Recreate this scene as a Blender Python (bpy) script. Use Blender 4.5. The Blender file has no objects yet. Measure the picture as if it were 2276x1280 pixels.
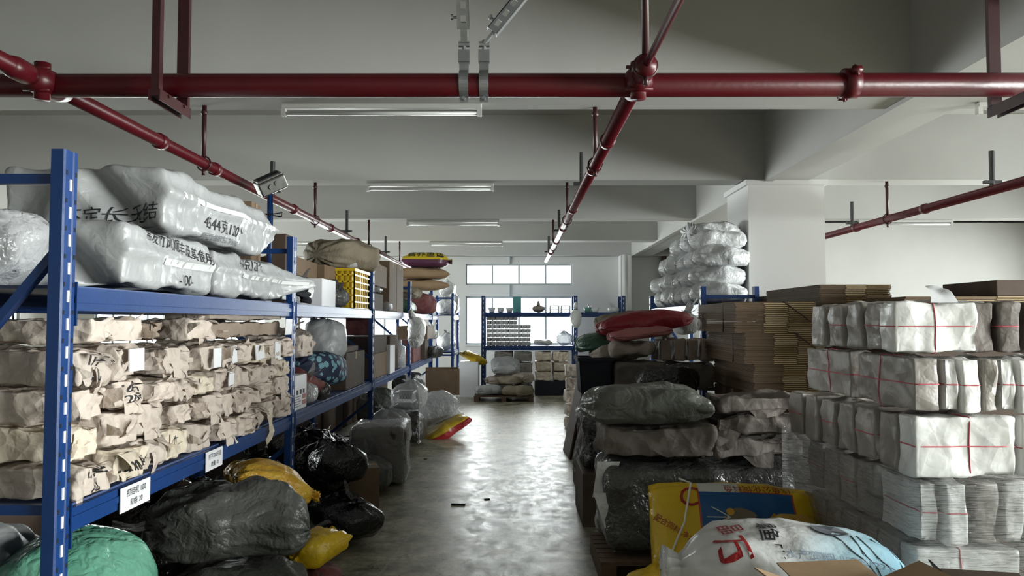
import bpy, bmesh, math, random
import numpy as np
from mathutils import Vector, Matrix, Euler
from mathutils.bvhtree import BVHTree

SC = bpy.context.scene
COL = SC.collection
# ------------------------------------------------------------------ camera
F = 1700.0                                   # focal length in pixels of the 2276 wide frame
cam_d = bpy.data.cameras.new('camera')
cam_d.sensor_width = 36.0
cam_d.lens = 36.0 * F / 2276.0
cam_d.clip_start = 0.05
cam = bpy.data.objects.new('camera', cam_d)
COL.objects.link(cam)
cam.location = (0, 0, 1.55)
cam.rotation_euler = (math.radians(90) + math.atan(75 / F), 0, math.atan(7 / F))
SC.camera = cam
CAM = Vector((0, 0, 1.55))
CR = cam.rotation_euler.to_matrix()

def P(px, py, Y):
    """world point seen at a pixel of the photograph, at depth Y"""
    d = CR @ Vector(((px - 1138) / F, -(py - 640) / F, -1))
    return CAM + d * (Y / d.y)

def Zat(py, Y):
    return 1.55 - (py - 715) * Y / F

def Xat(px, Y):
    return (px - 1145) * Y / F

# ------------------------------------------------------------------ world and light
world = bpy.data.worlds.new('World')
SC.world = world
world.use_nodes = True
bg = world.node_tree.nodes['Background']
bg.inputs[0].default_value = (0.96, 0.98, 1.0, 1)
bg.inputs[1].default_value = 4.0

def area(name, loc, rot, sx, sy, power, col=(1, 1, 1)):
    l = bpy.data.lights.new(name, 'AREA')
    l.shape = 'RECTANGLE'
    l.size, l.size_y = sx, sy
    l.energy = power
    l.color = col
    o = bpy.data.objects.new(name, l)
    COL.objects.link(o)
    o.location = loc
    o.rotation_euler = rot
    return o
# daylight outside the rear windows (facing into the hall) and outside the windows of the right wall
area('daylight_rear', (-3.9, 18.6, 1.95), (math.radians(-90), 0, 0), 12.5, 2.6, 2500, (1.0, 0.995, 0.975))
area('daylight_right', (9.7, 0.2, 1.95), (0, math.radians(90), 0), 2.6, 6.8, 3900, (1.0, 0.975, 0.94))
area('daylight_right_far', (9.7, 8.0, 1.95), (0, math.radians(90), 0), 2.6, 7.0, 1700, (1.0, 0.98, 0.95))
area('added_light_left', (-11.3, 12.6, 1.95), (0, math.radians(-90), 0), 2.6, 7.6, 2300, (1.0, 0.99, 0.97))  # unseen light, added outside the left wall to brighten the rear part
SC.view_settings.view_transform = 'Standard'
SC.view_settings.look = 'None'
SC.view_settings.gamma = 1.0
SC.view_settings.use_curve_mapping = False
SC.view_settings.exposure = 0.0
SC.cycles.caustics_reflective = False
SC.cycles.caustics_refractive = False
SC.cycles.max_bounces = 8
SC.cycles.diffuse_bounces = 5
SC.cycles.glossy_bounces = 3
SC.cycles.sample_clamp_indirect = 6.0

# ------------------------------------------------------------------ materials
def node_mat(name):
    m = bpy.data.materials.new(name)
    m.use_nodes = True
    nt = m.node_tree
    nt.nodes.clear()
    out = nt.nodes.new('ShaderNodeOutputMaterial')
    b = nt.nodes.new('ShaderNodeBsdfPrincipled')
    nt.links.new(b.outputs[0], out.inputs[0])
    return m, nt, b

def N(nt, t, **kw):
    n = nt.nodes.new(t)
    for k, v in kw.items():
        if k in n.inputs.keys():
            n.inputs[k].default_value = v
        else:
            setattr(n, k, v)
    return n

def rgba(c):
    return (c[0], c[1], c[2], 1)

def mat(name, c1, c2=None, scale=6.0, rough=0.6, metal=0.0, spec=0.5, vary=0.12, bumps=(), coat=0.0, detail=4, stretch=(1, 1, 1), alpha=None, sss=0):
    """c1/c2 mixed by noise, brightness varied a little per object, bumps = [(kind, scale, strength)]"""
    m, nt, b = node_mat(name)
    L = nt.links.new
    tc = N(nt, 'ShaderNodeTexCoord')
    mp = N(nt, 'ShaderNodeMapping')
    mp.inputs['Scale'].default_value = stretch
    oi = N(nt, 'ShaderNodeObjectInfo')
    off = N(nt, 'ShaderNodeVectorMath', operation='SCALE')
    comb = N(nt, 'ShaderNodeCombineXYZ')
    L(oi.outputs['Random'], comb.inputs[0]); L(oi.outputs['Random'], comb.inputs[1])
    L(comb.outputs[0], off.inputs[0]); off.inputs['Scale'].default_value = 17.0
    add = N(nt, 'ShaderNodeVectorMath', operation='ADD')
    L(tc.outputs['Object'], mp.inputs[0])
    L(mp.outputs[0], add.inputs[0]); L(off.outputs[0], add.inputs[1])
    nz = N(nt, 'ShaderNodeTexNoise')
    nz.inputs['Scale'].default_value = scale
    nz.inputs['Detail'].default_value = detail
    L(add.outputs[0], nz.inputs['Vector'])
    rmp = N(nt, 'ShaderNodeValToRGB')
    rmp.color_ramp.elements[0].position = 0.3
    rmp.color_ramp.elements[1].position = 0.7
    rmp.color_ramp.elements[0].color = rgba(c1)
    rmp.color_ramp.elements[1].color = rgba(c2 or c1)
    L(nz.outputs[0], rmp.inputs[0])
    hs = N(nt, 'ShaderNodeHueSaturation')
    mr = N(nt, 'ShaderNodeMapRange')
    mr.inputs['To Min'].default_value = 1 - vary
    mr.inputs['To Max'].default_value = 1 + vary
    L(oi.outputs['Random'], mr.inputs[0])
    L(mr.outputs[0], hs.inputs['Value'])
    L(rmp.outputs[0], hs.inputs['Color'])
    L(hs.outputs[0], b.inputs['Base Color'])
    b.inputs['Roughness'].default_value = rough
    b.inputs['Metallic'].default_value = metal
    b.inputs['Specular IOR Level'].default_value = spec
    if coat:
        b.inputs['Coat Weight'].default_value = coat
        b.inputs['Coat Roughness'].default_value = 0.15
    prev = None
    for kind, sc, st in bumps:
        if kind == 'noise':
            t = N(nt, 'ShaderNodeTexNoise'); t.inputs['Scale'].default_value = sc; t.inputs['Detail'].default_value = 5
            h = t.outputs[0]; L(add.outputs[0], t.inputs['Vector'])
        elif kind == 'crease':            # sharp valleys where a noise passes its middle
            t = N(nt, 'ShaderNodeTexNoise'); t.inputs['Scale'].default_value = sc; t.inputs['Detail'].default_value = 2.5; t.inputs['Distortion'].default_value = 0.4
            L(add.outputs[0], t.inputs['Vector'])
            s = N(nt, 'ShaderNodeMath', operation='SUBTRACT'); s.inputs[1].default_value = 0.5; L(t.outputs[0], s.inputs[0])
            a = N(nt, 'ShaderNodeMath', operation='ABSOLUTE'); L(s.outputs[0], a.inputs[0])
            h = a.outputs[0]
        elif kind == 'facet':
            t = N(nt, 'ShaderNodeTexVoronoi'); t.inputs['Scale'].default_value = sc; t.inputs['Randomness'].default_value = 1.0
            L(add.outputs[0], t.inputs['Vector']); h = t.outputs['Distance']
        elif kind == 'weave':
            t = N(nt, 'ShaderNodeTexChecker'); t.inputs['Scale'].default_value = sc
            L(tc.outputs['Object'], t.inputs['Vector']); h = t.outputs['Fac']
        else:                             # wavelines along X, Y or Z
            t = N(nt, 'ShaderNodeTexWave', wave_type='BANDS', bands_direction=kind); t.inputs['Scale'].default_value = sc; t.inputs['Distortion'].default_value = 1.5; t.inputs['Detail'].default_value = 3
            L(add.outputs[0], t.inputs['Vector']); h = t.outputs['Fac']
        bp = N(nt, 'ShaderNodeBump'); bp.inputs['Strength'].default_value = st; bp.inputs['Distance'].default_value = .05 if kind == 'crease' else .035 if kind == 'facet' else .02
        L(h, bp.inputs['Height'])
        if prev: L(prev.outputs[0], bp.inputs['Normal'])
        prev = bp
    if prev: L(prev.outputs[0], b.inputs['Normal'])
    if alpha is not None:                 # thin translucent film: part of the light goes straight through
        tr = N(nt, 'ShaderNodeBsdfTransparent'); tr.inputs[0].default_value = (0.96, 0.97, 0.98, 1)
        mx = N(nt, 'ShaderNodeMixShader')
        lw = N(nt, 'ShaderNodeLayerWeight'); lw.inputs[0].default_value = 0.4
        if prev: L(prev.outputs[0], lw.inputs['Normal'])
        ma = N(nt, 'ShaderNodeMapRange'); ma.inputs['To Min'].default_value = alpha; ma.inputs['To Max'].default_value = min(1, alpha + 0.45)
        L(lw.outputs['Facing'], ma.inputs[0]); L(ma.outputs[0], mx.inputs[0])
        L(tr.outputs[0], mx.inputs[1]); L(b.outputs[0], mx.inputs[2])
        L(mx.outputs[0], nt.nodes['Material Output'].inputs[0])
    return m

M = {}
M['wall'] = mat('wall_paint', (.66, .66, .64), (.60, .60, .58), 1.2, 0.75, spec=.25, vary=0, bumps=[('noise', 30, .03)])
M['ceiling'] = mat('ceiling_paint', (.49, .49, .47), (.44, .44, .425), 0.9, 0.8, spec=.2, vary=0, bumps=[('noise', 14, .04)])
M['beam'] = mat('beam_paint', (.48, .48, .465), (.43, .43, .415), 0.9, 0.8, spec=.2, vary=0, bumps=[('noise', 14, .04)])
M['column'] = mat('column_paint', (.70, .70, .69), (.66, .66, .65), 1.0, 0.7, spec=.25, vary=0, bumps=[('noise', 30, .03)])
M['frame'] = mat('window_frame_paint', (.42, .47, .48), rough=.4, vary=0)
M['blue'] = mat('blue_rack_paint', (.007, .042, .175), (.006, .036, .145), 8, .36, spec=.5, vary=.0, bumps=[('noise', 60, .04)])
M['deck'] = mat('rack_deck_steel', (.05, .09, .22), (.08, .10, .2), 6, .45, spec=.5, vary=0)
M['slot'] = mat('rack_slot_dark', (.004, .006, .012), rough=.8, vary=0)
M['slot_light'] = mat('rack_slot_light_through', (.85, .87, .88), rough=.4, vary=0)  # pale colour painted for the light seen through the post slots
M['red'] = mat('red_pipe_paint', (.078, .003, .007), (.062, .0025, .006), 5, .36, spec=.4, vary=.05, bumps=[('noise', 40, .05)])
M['darkred'] = mat('dark_red_steel', (.038, .006, .007), (.03, .005, .006), 8, .45, vary=.1)
M['galv'] = mat('galvanised_steel', (.36, .37, .38), (.26, .27, .28), 12, .38, metal=.8, vary=.05)
M['blacksteel'] = mat('black_steel', (.02, .02, .02), rough=.5, vary=.1)
M['pipe_white'] = mat('white_drain_pipe', (.72, .71, .69), rough=.35, vary=0)
M['lamp_white'] = mat('lamp_housing_white', (.46, .46, .44), rough=.35, vary=0)
M['tube'] = mat('unlit_tube_glass', (.55, .56, .55), rough=.12, vary=0, coat=.4)
M['kraft'] = mat('tan_wrapping_paper', (.585, .51, .45), (.52, .445, .39), 7, .62, spec=.3, vary=.10, bumps=[('facet', 15, .55), ('crease', 8, .4), ('crease', 24, .14)])
M['kraft2'] = mat('cream_wrapping_paper', (.68, .60, .49), (.61, .53, .43), 7, .6, spec=.3, vary=.08, bumps=[('facet', 15, .55), ('crease', 8, .4), ('crease', 24, .14)])
M['grey_kraft'] = mat('grey_brown_wrapping_paper', (.165, .142, .128), (.13, .112, .10), 6, .62, spec=.3, vary=.14, bumps=[('facet', 9, .5), ('crease', 6, .45), ('crease', 17, .14)])
M['brown_kraft'] = mat('brown_wrapping_paper', (.30, .235, .19), (.24, .19, .15), 6, .65, spec=.3, vary=.12, bumps=[('crease', 12, .4), ('crease', 40, .2)])
M['white_wrap'] = mat('white_wrapping_film', (.74, .745, .73), (.70, .705, .69), 5, .36, spec=.5, vary=.05, bumps=[('facet', 8, .30), ('crease', 5, .36), ('crease', 14, .10)])
M['woven'] = mat('white_woven_plastic', (.37, .38, .385), (.32, .33, .335), 5, .34, spec=.5, vary=.06, bumps=[('weave', 260, .05), ('facet', 6, .45), ('crease', 4, .5), ('crease', 13, .16)])
M['woven_bright'] = mat('bright_woven_plastic', (.74, .76, .77), (.64, .66, .67), 8, .4, spec=.5, vary=.06, bumps=[('crease', 10, .5), ('crease', 34, .25)])
M['grey_sack'] = mat('dark_grey_woven_sack', (.085, .088, .08), (.055, .058, .053), 6, .42, spec=.45, vary=.1, bumps=[('weave', 300, .05), ('crease', 7, .8), ('crease', 20, .4)])
M['green_grey'] = mat('grey_green_plastic_sack', (.12, .125, .108), (.09, .095, .083), 5, .34, spec=.5, vary=.1, bumps=[('crease', 5, .8), ('crease', 16, .35)])
M['black_bag'] = mat('black_bin_bag_plastic', (.012, .012, .013), (.018, .018, .019), 6, .24, spec=.6, vary=.2, bumps=[('crease', 9, .8), ('crease', 30, .4)])
M['grey_bag'] = mat('smoke_grey_plastic', (.075, .075, .072), (.04, .04, .04), 6, .25, spec=.6, vary=.2, bumps=[('crease', 9, .7), ('crease', 30, .35)])
M['green_bag'] = mat('green_plastic', (.10, .30, .21), (.16, .38, .28), 4, .2, spec=.6, vary=0, bumps=[('crease', 5, .8), ('crease', 17, .4)])
M['clear'] = mat('clear_plastic_film', (.55, .56, .57), rough=.12, spec=.7, vary=.05, bumps=[('crease', 8, .9), ('crease', 26, .5)], alpha=.25)
M['clear_thick'] = mat('milky_plastic_film', (.50, .51, .52), rough=.2, spec=.6, vary=.05, bumps=[('crease', 7, .8), ('crease', 24, .4)], alpha=.55)
M['film'] = mat('stretch_film', (.46, .46, .46), rough=.12, spec=1.0, vary=0, bumps=[('crease', 6, 1.0), ('crease', 2, .8)], alpha=.13, stretch=(.8, .8, 14))
M['white_bag'] = mat('white_carrier_bag', (.70, .71, .70), (.62, .63, .62), 6, .3, spec=.5, vary=.05, bumps=[('crease', 9, .8), ('crease', 28, .35)])
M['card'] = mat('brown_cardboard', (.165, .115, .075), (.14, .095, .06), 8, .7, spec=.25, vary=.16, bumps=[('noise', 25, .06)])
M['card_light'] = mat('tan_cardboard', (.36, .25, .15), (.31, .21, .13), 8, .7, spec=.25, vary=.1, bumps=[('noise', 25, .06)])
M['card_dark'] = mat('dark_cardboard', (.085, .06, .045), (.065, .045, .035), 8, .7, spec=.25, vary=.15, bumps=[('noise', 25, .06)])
M['card_edge'] = mat('corrugated_edge', (.62, .49, .27), (.52, .40, .22), 30, .75, spec=.2, vary=.12, bumps=[('X', 60, .3)])
M['wood'] = mat('pallet_wood', (.13, .085, .055), (.09, .06, .04), 5, .75, spec=.2, vary=.15, stretch=(6, 1, 6))
M['board'] = mat('brown_board', (.085, .05, .04), (.065, .04, .032), 4, .6, vary=.2)
M['yellow'] = mat('yellow_plastic', (.62, .43, .02), (.55, .37, .015), 6, .35, spec=.5, vary=.04)
M['yellow_sack'] = mat('yellow_woven_sack', (.62, .42, .015), (.52, .34, .01), 6, .33, spec=.5, vary=.06, bumps=[('crease', 8, .5), ('crease', 26, .2)])
M['orange_sack'] = mat('orange_woven_sack', (.52, .27, .02), (.60, .38, .04), 6, .4, spec=.5, vary=.06, bumps=[('crease', 10, .6), ('crease', 30, .3)])
M['red_sack'] = mat('red_woven_sack', (.30, .022, .035), (.24, .018, .03), 5, .42, spec=.45, vary=.1, bumps=[('crease', 8, .4), ('crease', 26, .2)])
M['pink_sack'] = mat('faded_red_sack', (.42, .16, .16), (.34, .12, .12), 5, .45, vary=.1, bumps=[('crease', 8, .4)])
M['green_sack'] = mat('dark_green_sack', (.035, .10, .065), (.028, .08, .05), 5, .42, vary=.1, bumps=[('crease', 8, .4), ('crease', 26, .2)])
M['khaki'] = mat('khaki_cloth', (.235, .20, .145), (.19, .16, .115), 6, .75, spec=.25, vary=.1, bumps=[('crease', 7, .5), ('crease', 24, .25)])
M['taupe'] = mat('taupe_cloth', (.34, .29, .25), (.28, .24, .21), 6, .75, spec=.25, vary=.1, bumps=[('crease', 7, .5), ('crease', 24, .25)])
M['maroon'] = mat('maroon_cloth', (.12, .03, .04), (.18, .08, .07), 10, .75, spec=.25, vary=.1, bumps=[('crease', 9, .5)])
M['purple'] = mat('purple_sack_side', (.115, .03, .075), (.09, .025, .06), 6, .4, vary=0, bumps=[('crease', 9, .4)])
M['paper'] = mat('white_paper', (.76, .77, .79), (.72, .73, .76), 4, .6, vary=.03)
M['ink'] = mat('black_ink', (.012, .012, .016), rough=.6, vary=0)
M['ink_grey'] = mat('grey_printed_ink', (.10, .11, .13), rough=.6, vary=0)
M['ink_red'] = mat('red_ink', (.30, .012, .015), rough=.5, vary=0)
M['ink_blue'] = mat('blue_grey_ink', (.22, .28, .36), rough=.5, vary=0)
M['twine_red'] = mat('red_twine', (.52, .09, .12), rough=.5, vary=.05)
M['twine_dark'] = mat('dark_twine', (.05, .025, .025), rough=.5, vary=.05)
M['twine_white'] = mat('white_cord', (.70, .69, .66), rough=.6, vary=.05)
M['seam'] = mat('white_seam_tape', (.66, .68, .68), rough=.5, vary=.03)
M['bundle_grey'] = mat('milky_grey_bundle_film', (.40, .41, .42), (.30, .31, .32), 30, .3, spec=.5, vary=.15, bumps=[('crease', 20, .4)])
M['metal_scale'] = mat('brushed_scale_steel', (.17, .17, .16), (.12, .12, .115), 18, .3, metal=.8, vary=0)
M['floral'] = None

def floral():
    m, nt, b = node_mat('blue_dotted_print')
    L = nt.links.new
    tc = N(nt, 'ShaderNodeTexCoord')
    v = N(nt, 'ShaderNodeTexVoronoi'); v.inputs['Scale'].default_value = 15
    L(tc.outputs['Object'], v.inputs['Vector'])
    r = N(nt, 'ShaderNodeValToRGB')
    r.color_ramp.interpolation = 'CONSTANT'
    r.color_ramp.elements[0].color = (.16, .33, .40, 1)
    r.color_ramp.elements[1].position = .42
    r.color_ramp.elements[1].color = (.012, .02, .05, 1)
    L(v.outputs['Distance'], r.inputs[0]); L(r.outputs[0], b.inputs['Base Color'])
    b.inputs['Roughness'].default_value = .7
    return m
M['floral'] = floral()

def floor_mat():
    m, nt, b = node_mat('polished_concrete')
    L = nt.links.new
    tc = N(nt, 'ShaderNodeTexCoord')
    n1 = N(nt, 'ShaderNodeTexNoise'); n1.inputs['Scale'].default_value = 3.0; n1.inputs['Detail'].default_value = 12; n1.inputs['Roughness'].default_value = .74
    n2 = N(nt, 'ShaderNodeTexNoise'); n2.inputs['Scale'].default_value = 16; n2.inputs['Detail'].default_value = 8; n2.inputs['Roughness'].default_value = .7
    mp = N(nt, 'ShaderNodeMapping'); mp.inputs['Scale'].default_value = (1.6, 1.0, 1)
    n3 = N(nt, 'ShaderNodeTexNoise'); n3.inputs['Scale'].default_value = 5; n3.inputs['Detail'].default_value = 12; n3.inputs['Roughness'].default_value = .8
    L(tc.outputs['Object'], n1.inputs['Vector']); L(tc.outputs['Object'], n2.inputs['Vector'])
    L(tc.outputs['Object'], mp.inputs[0]); L(mp.outputs[0], n3.inputs['Vector'])
    r = N(nt, 'ShaderNodeValToRGB')
    r.color_ramp.elements[0].position = .38; r.color_ramp.elements[0].color = (.14, .13, .09, 1)
    r.color_ramp.elements[1].position = .62; r.color_ramp.elements[1].color = (.60, .565, .43, 1)
    L(n1.outputs[0], r.inputs[0])
    mx = N(nt, 'ShaderNodeMix', data_type='RGBA', blend_type='MULTIPLY')
    mx.inputs[0].default_value = .8
    r2 = N(nt, 'ShaderNodeValToRGB')
    r2.color_ramp.elements[0].position = .38; r2.color_ramp.elements[0].color = (.45, .43, .38, 1)
    r2.color_ramp.elements[1].position = .6; r2.color_ramp.elements[1].color = (1, 1, 1, 1)
    L(n2.outputs[0], r2.inputs[0])
    L(r.outputs[0], mx.inputs[6]); L(r2.outputs[0], mx.inputs[7])
    # pale scuffs dragged along the aisle
    v = N(nt, 'ShaderNodeTexVoronoi', feature='DISTANCE_TO_EDGE'); v.inputs['Scale'].default_value = 1.0
    mp2 = N(nt, 'ShaderNodeMapping'); mp2.inputs['Scale'].default_value = (1.5, .16, 1)
    nzd = N(nt, 'ShaderNodeMix', data_type='VECTOR'); nzd.inputs[0].default_value = .06
    L(tc.outputs['Object'], mp2.inputs[0]); L(mp2.outputs[0], nzd.inputs[4]); L(n2.outputs['Color'], nzd.inputs[5])
    L(nzd.outputs[1], v.inputs['Vector'])
    rs = N(nt, 'ShaderNodeValToRGB')
    rs.color_ramp.elements[0].position = 0; rs.color_ramp.elements[0].color = (.45, .45, .45, 1)
    rs.color_ramp.elements[1].position = .006; rs.color_ramp.elements[1].color = (0, 0, 0, 1)
    L(v.outputs['Distance'], rs.inputs[0])
    mx2 = N(nt, 'ShaderNodeMix', data_type='RGBA')
    L(rs.outputs[0], mx2.inputs[0]); L(mx.outputs[2], mx2.inputs[6]); mx2.inputs[7].default_value = (.55, .55, .5, 1)
    L(mx2.outputs[2], b.inputs['Base Color'])
    rr = N(nt, 'ShaderNodeMapRange'); rr.inputs['From Min'].default_value = .35; rr.inputs['From Max'].default_value = .65; rr.inputs['To Min'].default_value = .22; rr.inputs['To Max'].default_value = .50
    L(n3.outputs[0], rr.inputs[0]); L(rr.outputs[0], b.inputs['Roughness'])
    b.inputs['Specular IOR Level'].default_value = .5
    bp = N(nt, 'ShaderNodeBump'); bp.inputs['Strength'].default_value = .16; bp.inputs['Distance'].default_value = .004
    n4 = N(nt, 'ShaderNodeTexNoise'); n4.inputs['Scale'].default_value = 90; n4.inputs['Detail'].default_value = 4; L(tc.outputs['Object'], n4.inputs['Vector'])
    L(n4.outputs[0], bp.inputs['Height'])
    bp2 = N(nt, 'ShaderNodeBump'); bp2.inputs['Strength'].default_value = .02; bp2.inputs['Distance'].default_value = .02
    L(n3.outputs[0], bp2.inputs['Height']); L(bp.outputs[0], bp2.inputs['Normal'])
    L(bp2.outputs[0], b.inputs['Normal'])
    return m
M['floor'] = floor_mat()

def glass_mat():
    m, nt, b = node_mat('window_glass')
    L = nt.links.new
    tr = N(nt, 'ShaderNodeBsdfTransparent'); tr.inputs[0].default_value = (.93, .96, .96, 1)
    g = N(nt, 'ShaderNodeBsdfGlossy'); g.inputs['Roughness'].default_value = .03
    fr = N(nt, 'ShaderNodeFresnel'); fr.inputs[0].default_value = 1.45
    mx = N(nt, 'ShaderNodeMixShader')
    L(fr.outputs[0], mx.inputs[0]); L(tr.outputs[0], mx.inputs[1]); L(g.outputs[0], mx.inputs[2])
    L(mx.outputs[0], nt.nodes['Material Output'].inputs[0])
    return m
M['glass'] = glass_mat()

# ------------------------------------------------------------------ mesh helpers
GEO = {}            # mesh name -> (verts, faces), for BVH ray casts

class MB:
    """collects boxes, tubes and sheets into one mesh"""
    def __init__(self): self.v, self.f = [], []
    def add(self, v, f):
        b = len(self.v)
        self.v += [tuple(p) for p in v]
        self.f += [tuple(i + b for i in q) for q in f]
        return self
    def box(self, x0, x1, y0, y1, z0, z1, rot=None, piv=None):
        v = [Vector((x, y, z)) for z in (z0, z1) for y in (y0, y1) for x in (x0, x1)]
        if rot is not None:
            p = Vector(piv if piv else ((x0 + x1) / 2, (y0 + y1) / 2, (z0 + z1) / 2))
            R = rot if isinstance(rot, Matrix) else Euler(rot).to_matrix()
            v = [p + R @ (q - p) for q in v]
        return self.add(v, [(0, 2, 3, 1), (4, 5, 7, 6), (0, 1, 5, 4), (2, 6, 7, 3), (0, 4, 6, 2), (1, 3, 7, 5)])
    def bevbox(self, x0, x1, y0, y1, z0, z1, r=.004):
        bm = bmesh.new()
        bmesh.ops.create_cube(bm, size=1)
        for q in bm.verts:
            q.co = ((x0 + x1) / 2 + q.co.x * (x1 - x0), (y0 + y1) / 2 + q.co.y * (y1 - y0), (z0 + z1) / 2 + q.co.z * (z1 - z0))
        bmesh.ops.bevel(bm, geom=bm.edges[:], offset=r, segments=2, affect='EDGES', profile=.5)
        bm.verts.index_update()
        self.add([q.co[:] for q in bm.verts], [[q.index for q in f.verts] for f in bm.faces])
        bm.free()
        return self
    def bar(self, a, b, w, h, up=(0, 0, 1)):
        """rectangular bar from a to b: w across, h along up"""
        a, b = Vector(a), Vector(b)
        t = (b - a).normalized()
        s = t.cross(Vector(up))
        if s.length < 1e-4: s = t.cross(Vector((0, 1, 0)))
        s.normalize(); u = s.cross(t)
        v = [p + s * i * w / 2 + u * j * h / 2 for p in (a, b) for i, j in ((-1, -1), (1, -1), (1, 1), (-1, 1))]
        return self.add(v, [(0, 1, 2, 3), (7, 6, 5, 4), (0, 4, 5, 1), (1, 5, 6, 2), (2, 6, 7, 3), (3, 7, 4, 0)])
    def tube(self, pts, r, n=12, caps=True):
        pts = [Vector(p) for p in pts]
        rs = r if isinstance(r, (list, tuple)) else [r] * len(pts)
        v, f = [], []
        ref = None
        for i, p in enumerate(pts):
            t = (pts[min(i + 1, len(pts) - 1)] - pts[max(i - 1, 0)]).normalized()
            if ref is None:
                ref = t.orthogonal().normalized()
            ref = (ref - t * ref.dot(t))
            ref = ref.normalized() if ref.length > 1e-6 else t.orthogonal().normalized()
            s = t.cross(ref)
            for k in range(n):
                a = 2 * math.pi * k / n
                v.append(p + (ref * math.cos(a) + s * math.sin(a)) * rs[i])
        for i in range(len(pts) - 1):
            for k in range(n):
                f.append((i * n + k, i * n + (k + 1) % n, (i + 1) * n + (k + 1) % n, (i + 1) * n + k))
        if caps:
            f.append(tuple(range(n))[::-1]); f.append(tuple((len(pts) - 1) * n + k for k in range(n)))
        return self.add(v, f)
    def mesh(self, name, smooth=False, keep=False):
        me = bpy.data.meshes.new(name)
        me.from_pydata(self.v, [], self.f)
        me.update()
        bm = bmesh.new(); bm.from_mesh(me)
        bmesh.ops.recalc_face_normals(bm, faces=bm.faces[:])
        bm.to_mesh(me); bm.free()
        if smooth:
            me.polygons.foreach_set('use_smooth', [True] * len(me.polygons))
        GEO[me.name] = (self.v, self.f)
        return me
    def build(self, name, m, parent=None, smooth=False, loc=(0, 0, 0), rot=(0, 0, 0)):
        return link(name, self.mesh(name, smooth), m, parent, loc, rot)

def link(name, me, m=None, parent=None, loc=(0, 0, 0), rot=(0, 0, 0), scale=(1, 1, 1)):
    o = bpy.data.objects.new(name, me)
    COL.objects.link(o)
    if m is not None and me is not None and len(me.materials) == 0:
        me.materials.append(m)
    if parent is not None: o.parent = parent
    o.location, o.rotation_euler, o.scale = loc, rot, scale
    return o

def tag(o, label, cat, group=None):
    o['label'] = label; o['category'] = cat
    if group: o['group'] = group
    return o

def empty(name, loc=(0, 0, 0), rot=(0, 0, 0)):
    o = bpy.data.objects.new(name, None)
    COL.objects.link(o)
    o.location, o.rotation_euler = loc, rot
    o.empty_display_size = .1
    return o

def struct(o):
    o['kind'] = 'structure'
    return o

def kids(o): return [c for c in COL.objects if c.parent is o] if not hasattr(o, '_k') else o._k

def dup(root, loc=None, rot=None, scale=None, label=None, group=None):
    r = root.copy(); COL.objects.link(r)
    if loc is not None: r.location = loc
    if rot is not None: r.rotation_euler = rot
    if scale is not None: r.scale = scale
    if label: r['label'] = label
    if group: r['group'] = group
    for ch in root.children:
        c = ch.copy(); COL.objects.link(c); c.parent = r
        for g in ch.children:
            d = g.copy(); COL.objects.link(d); d.parent = c
    return r

# noise in numpy
def _hash(ix, iy, iz, seed):
    n = (ix.astype(np.int64) * 374761393 + iy.astype(np.int64) * 668265263 + iz.astype(np.int64) * 1274126177 + seed * 69069) & 0xffffffff
    n = ((n ^ (n >> 13)) * 1274126177) & 0xffffffff
    n = ((n ^ (n >> 16)) * 2246822519) & 0xffffffff
    n = n ^ (n >> 15)
    return (n & 0xffff) / 32767.5 - 1.0

def vn(p, seed=0):
    i = np.floor(p).astype(np.int64)
    f = p - i
    u = f * f * (3 - 2 * f)
    r = 0
    for dx in (0, 1):
        for dy in (0, 1):
            for dz in (0, 1):
                w = (u[:, 0] if dx else 1 - u[:, 0]) * (u[:, 1] if dy else 1 - u[:, 1]) * (u[:, 2] if dz else 1 - u[:, 2])
                r = r + w * _hash(i[:, 0] + dx, i[:, 1] + dy, i[:, 2] + dz, seed)
    return r

def ridge(p, seed=0, octs=3):
    r, a = 0, 1.0
    for k in range(octs):
        r = r + a * (1 - 2.4 * np.abs(vn(p * 2 ** k + 7.3 * k, seed + k)))
        a *= .5
    return r

def facet(p, size, seed, tilt=.55):
    """crumpled paper: lower envelope of many tilted planes, about -1..1, sharp creases; size = facet width"""
    rng = np.random.RandomState(seed * 977 + 13)
    lo, hi = p.min(0) - size, p.max(0) + size
    k = int(np.clip(np.prod(np.maximum((hi - lo) / size, 1)) * .55, 12, 420))
    s = lo + rng.rand(k, 3) * (hi - lo)
    g = rng.normal(size=(k, 3)) * tilt
    h = rng.rand(k) * .35
    out = np.full(len(p), 1e9)
    for j in range(k):
        d = (p - s[j]) / size
        out = np.minimum(out, h[j] + d @ g[j] + (d * d).sum(1) * .8)
    m, sd = out.mean(), out.std() + 1e-9
    return np.clip((out - m) / sd * .5, -1.3, 1.3)

def lattice(nx, ny, nz):
    idx, v, f = {}, [], []
    def g(i, j, k):
        if (i, j, k) not in idx:
            idx[(i, j, k)] = len(v)
            v.append((2 * i / nx - 1, 2 * j / ny - 1, 2 * k / nz - 1))
        return idx[(i, j, k)]
    for i in range(nx):
        for j in range(ny):
            f.append((g(i, j, 0), g(i, j + 1, 0), g(i + 1, j + 1, 0), g(i + 1, j, 0)))
            f.append((g(i, j, nz), g(i + 1, j, nz), g(i + 1, j + 1, nz), g(i, j + 1, nz)))
    for i in range(nx):
        for k in range(nz):
            f.append((g(i, 0, k), g(i + 1, 0, k), g(i + 1, 0, k + 1), g(i, 0, k + 1)))
            f.append((g(i, ny, k), g(i, ny, k + 1), g(i + 1, ny, k + 1), g(i + 1, ny, k)))
    for j in range(ny):
        for k in range(nz):
            f.append((g(0, j, k), g(0, j, k + 1), g(0, j + 1, k + 1), g(0, j + 1, k)))
            f.append((g(nx, j, k), g(nx, j + 1, k), g(nx, j + 1, k + 1), g(nx, j, k + 1)))
    return np.array(v), f

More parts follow.
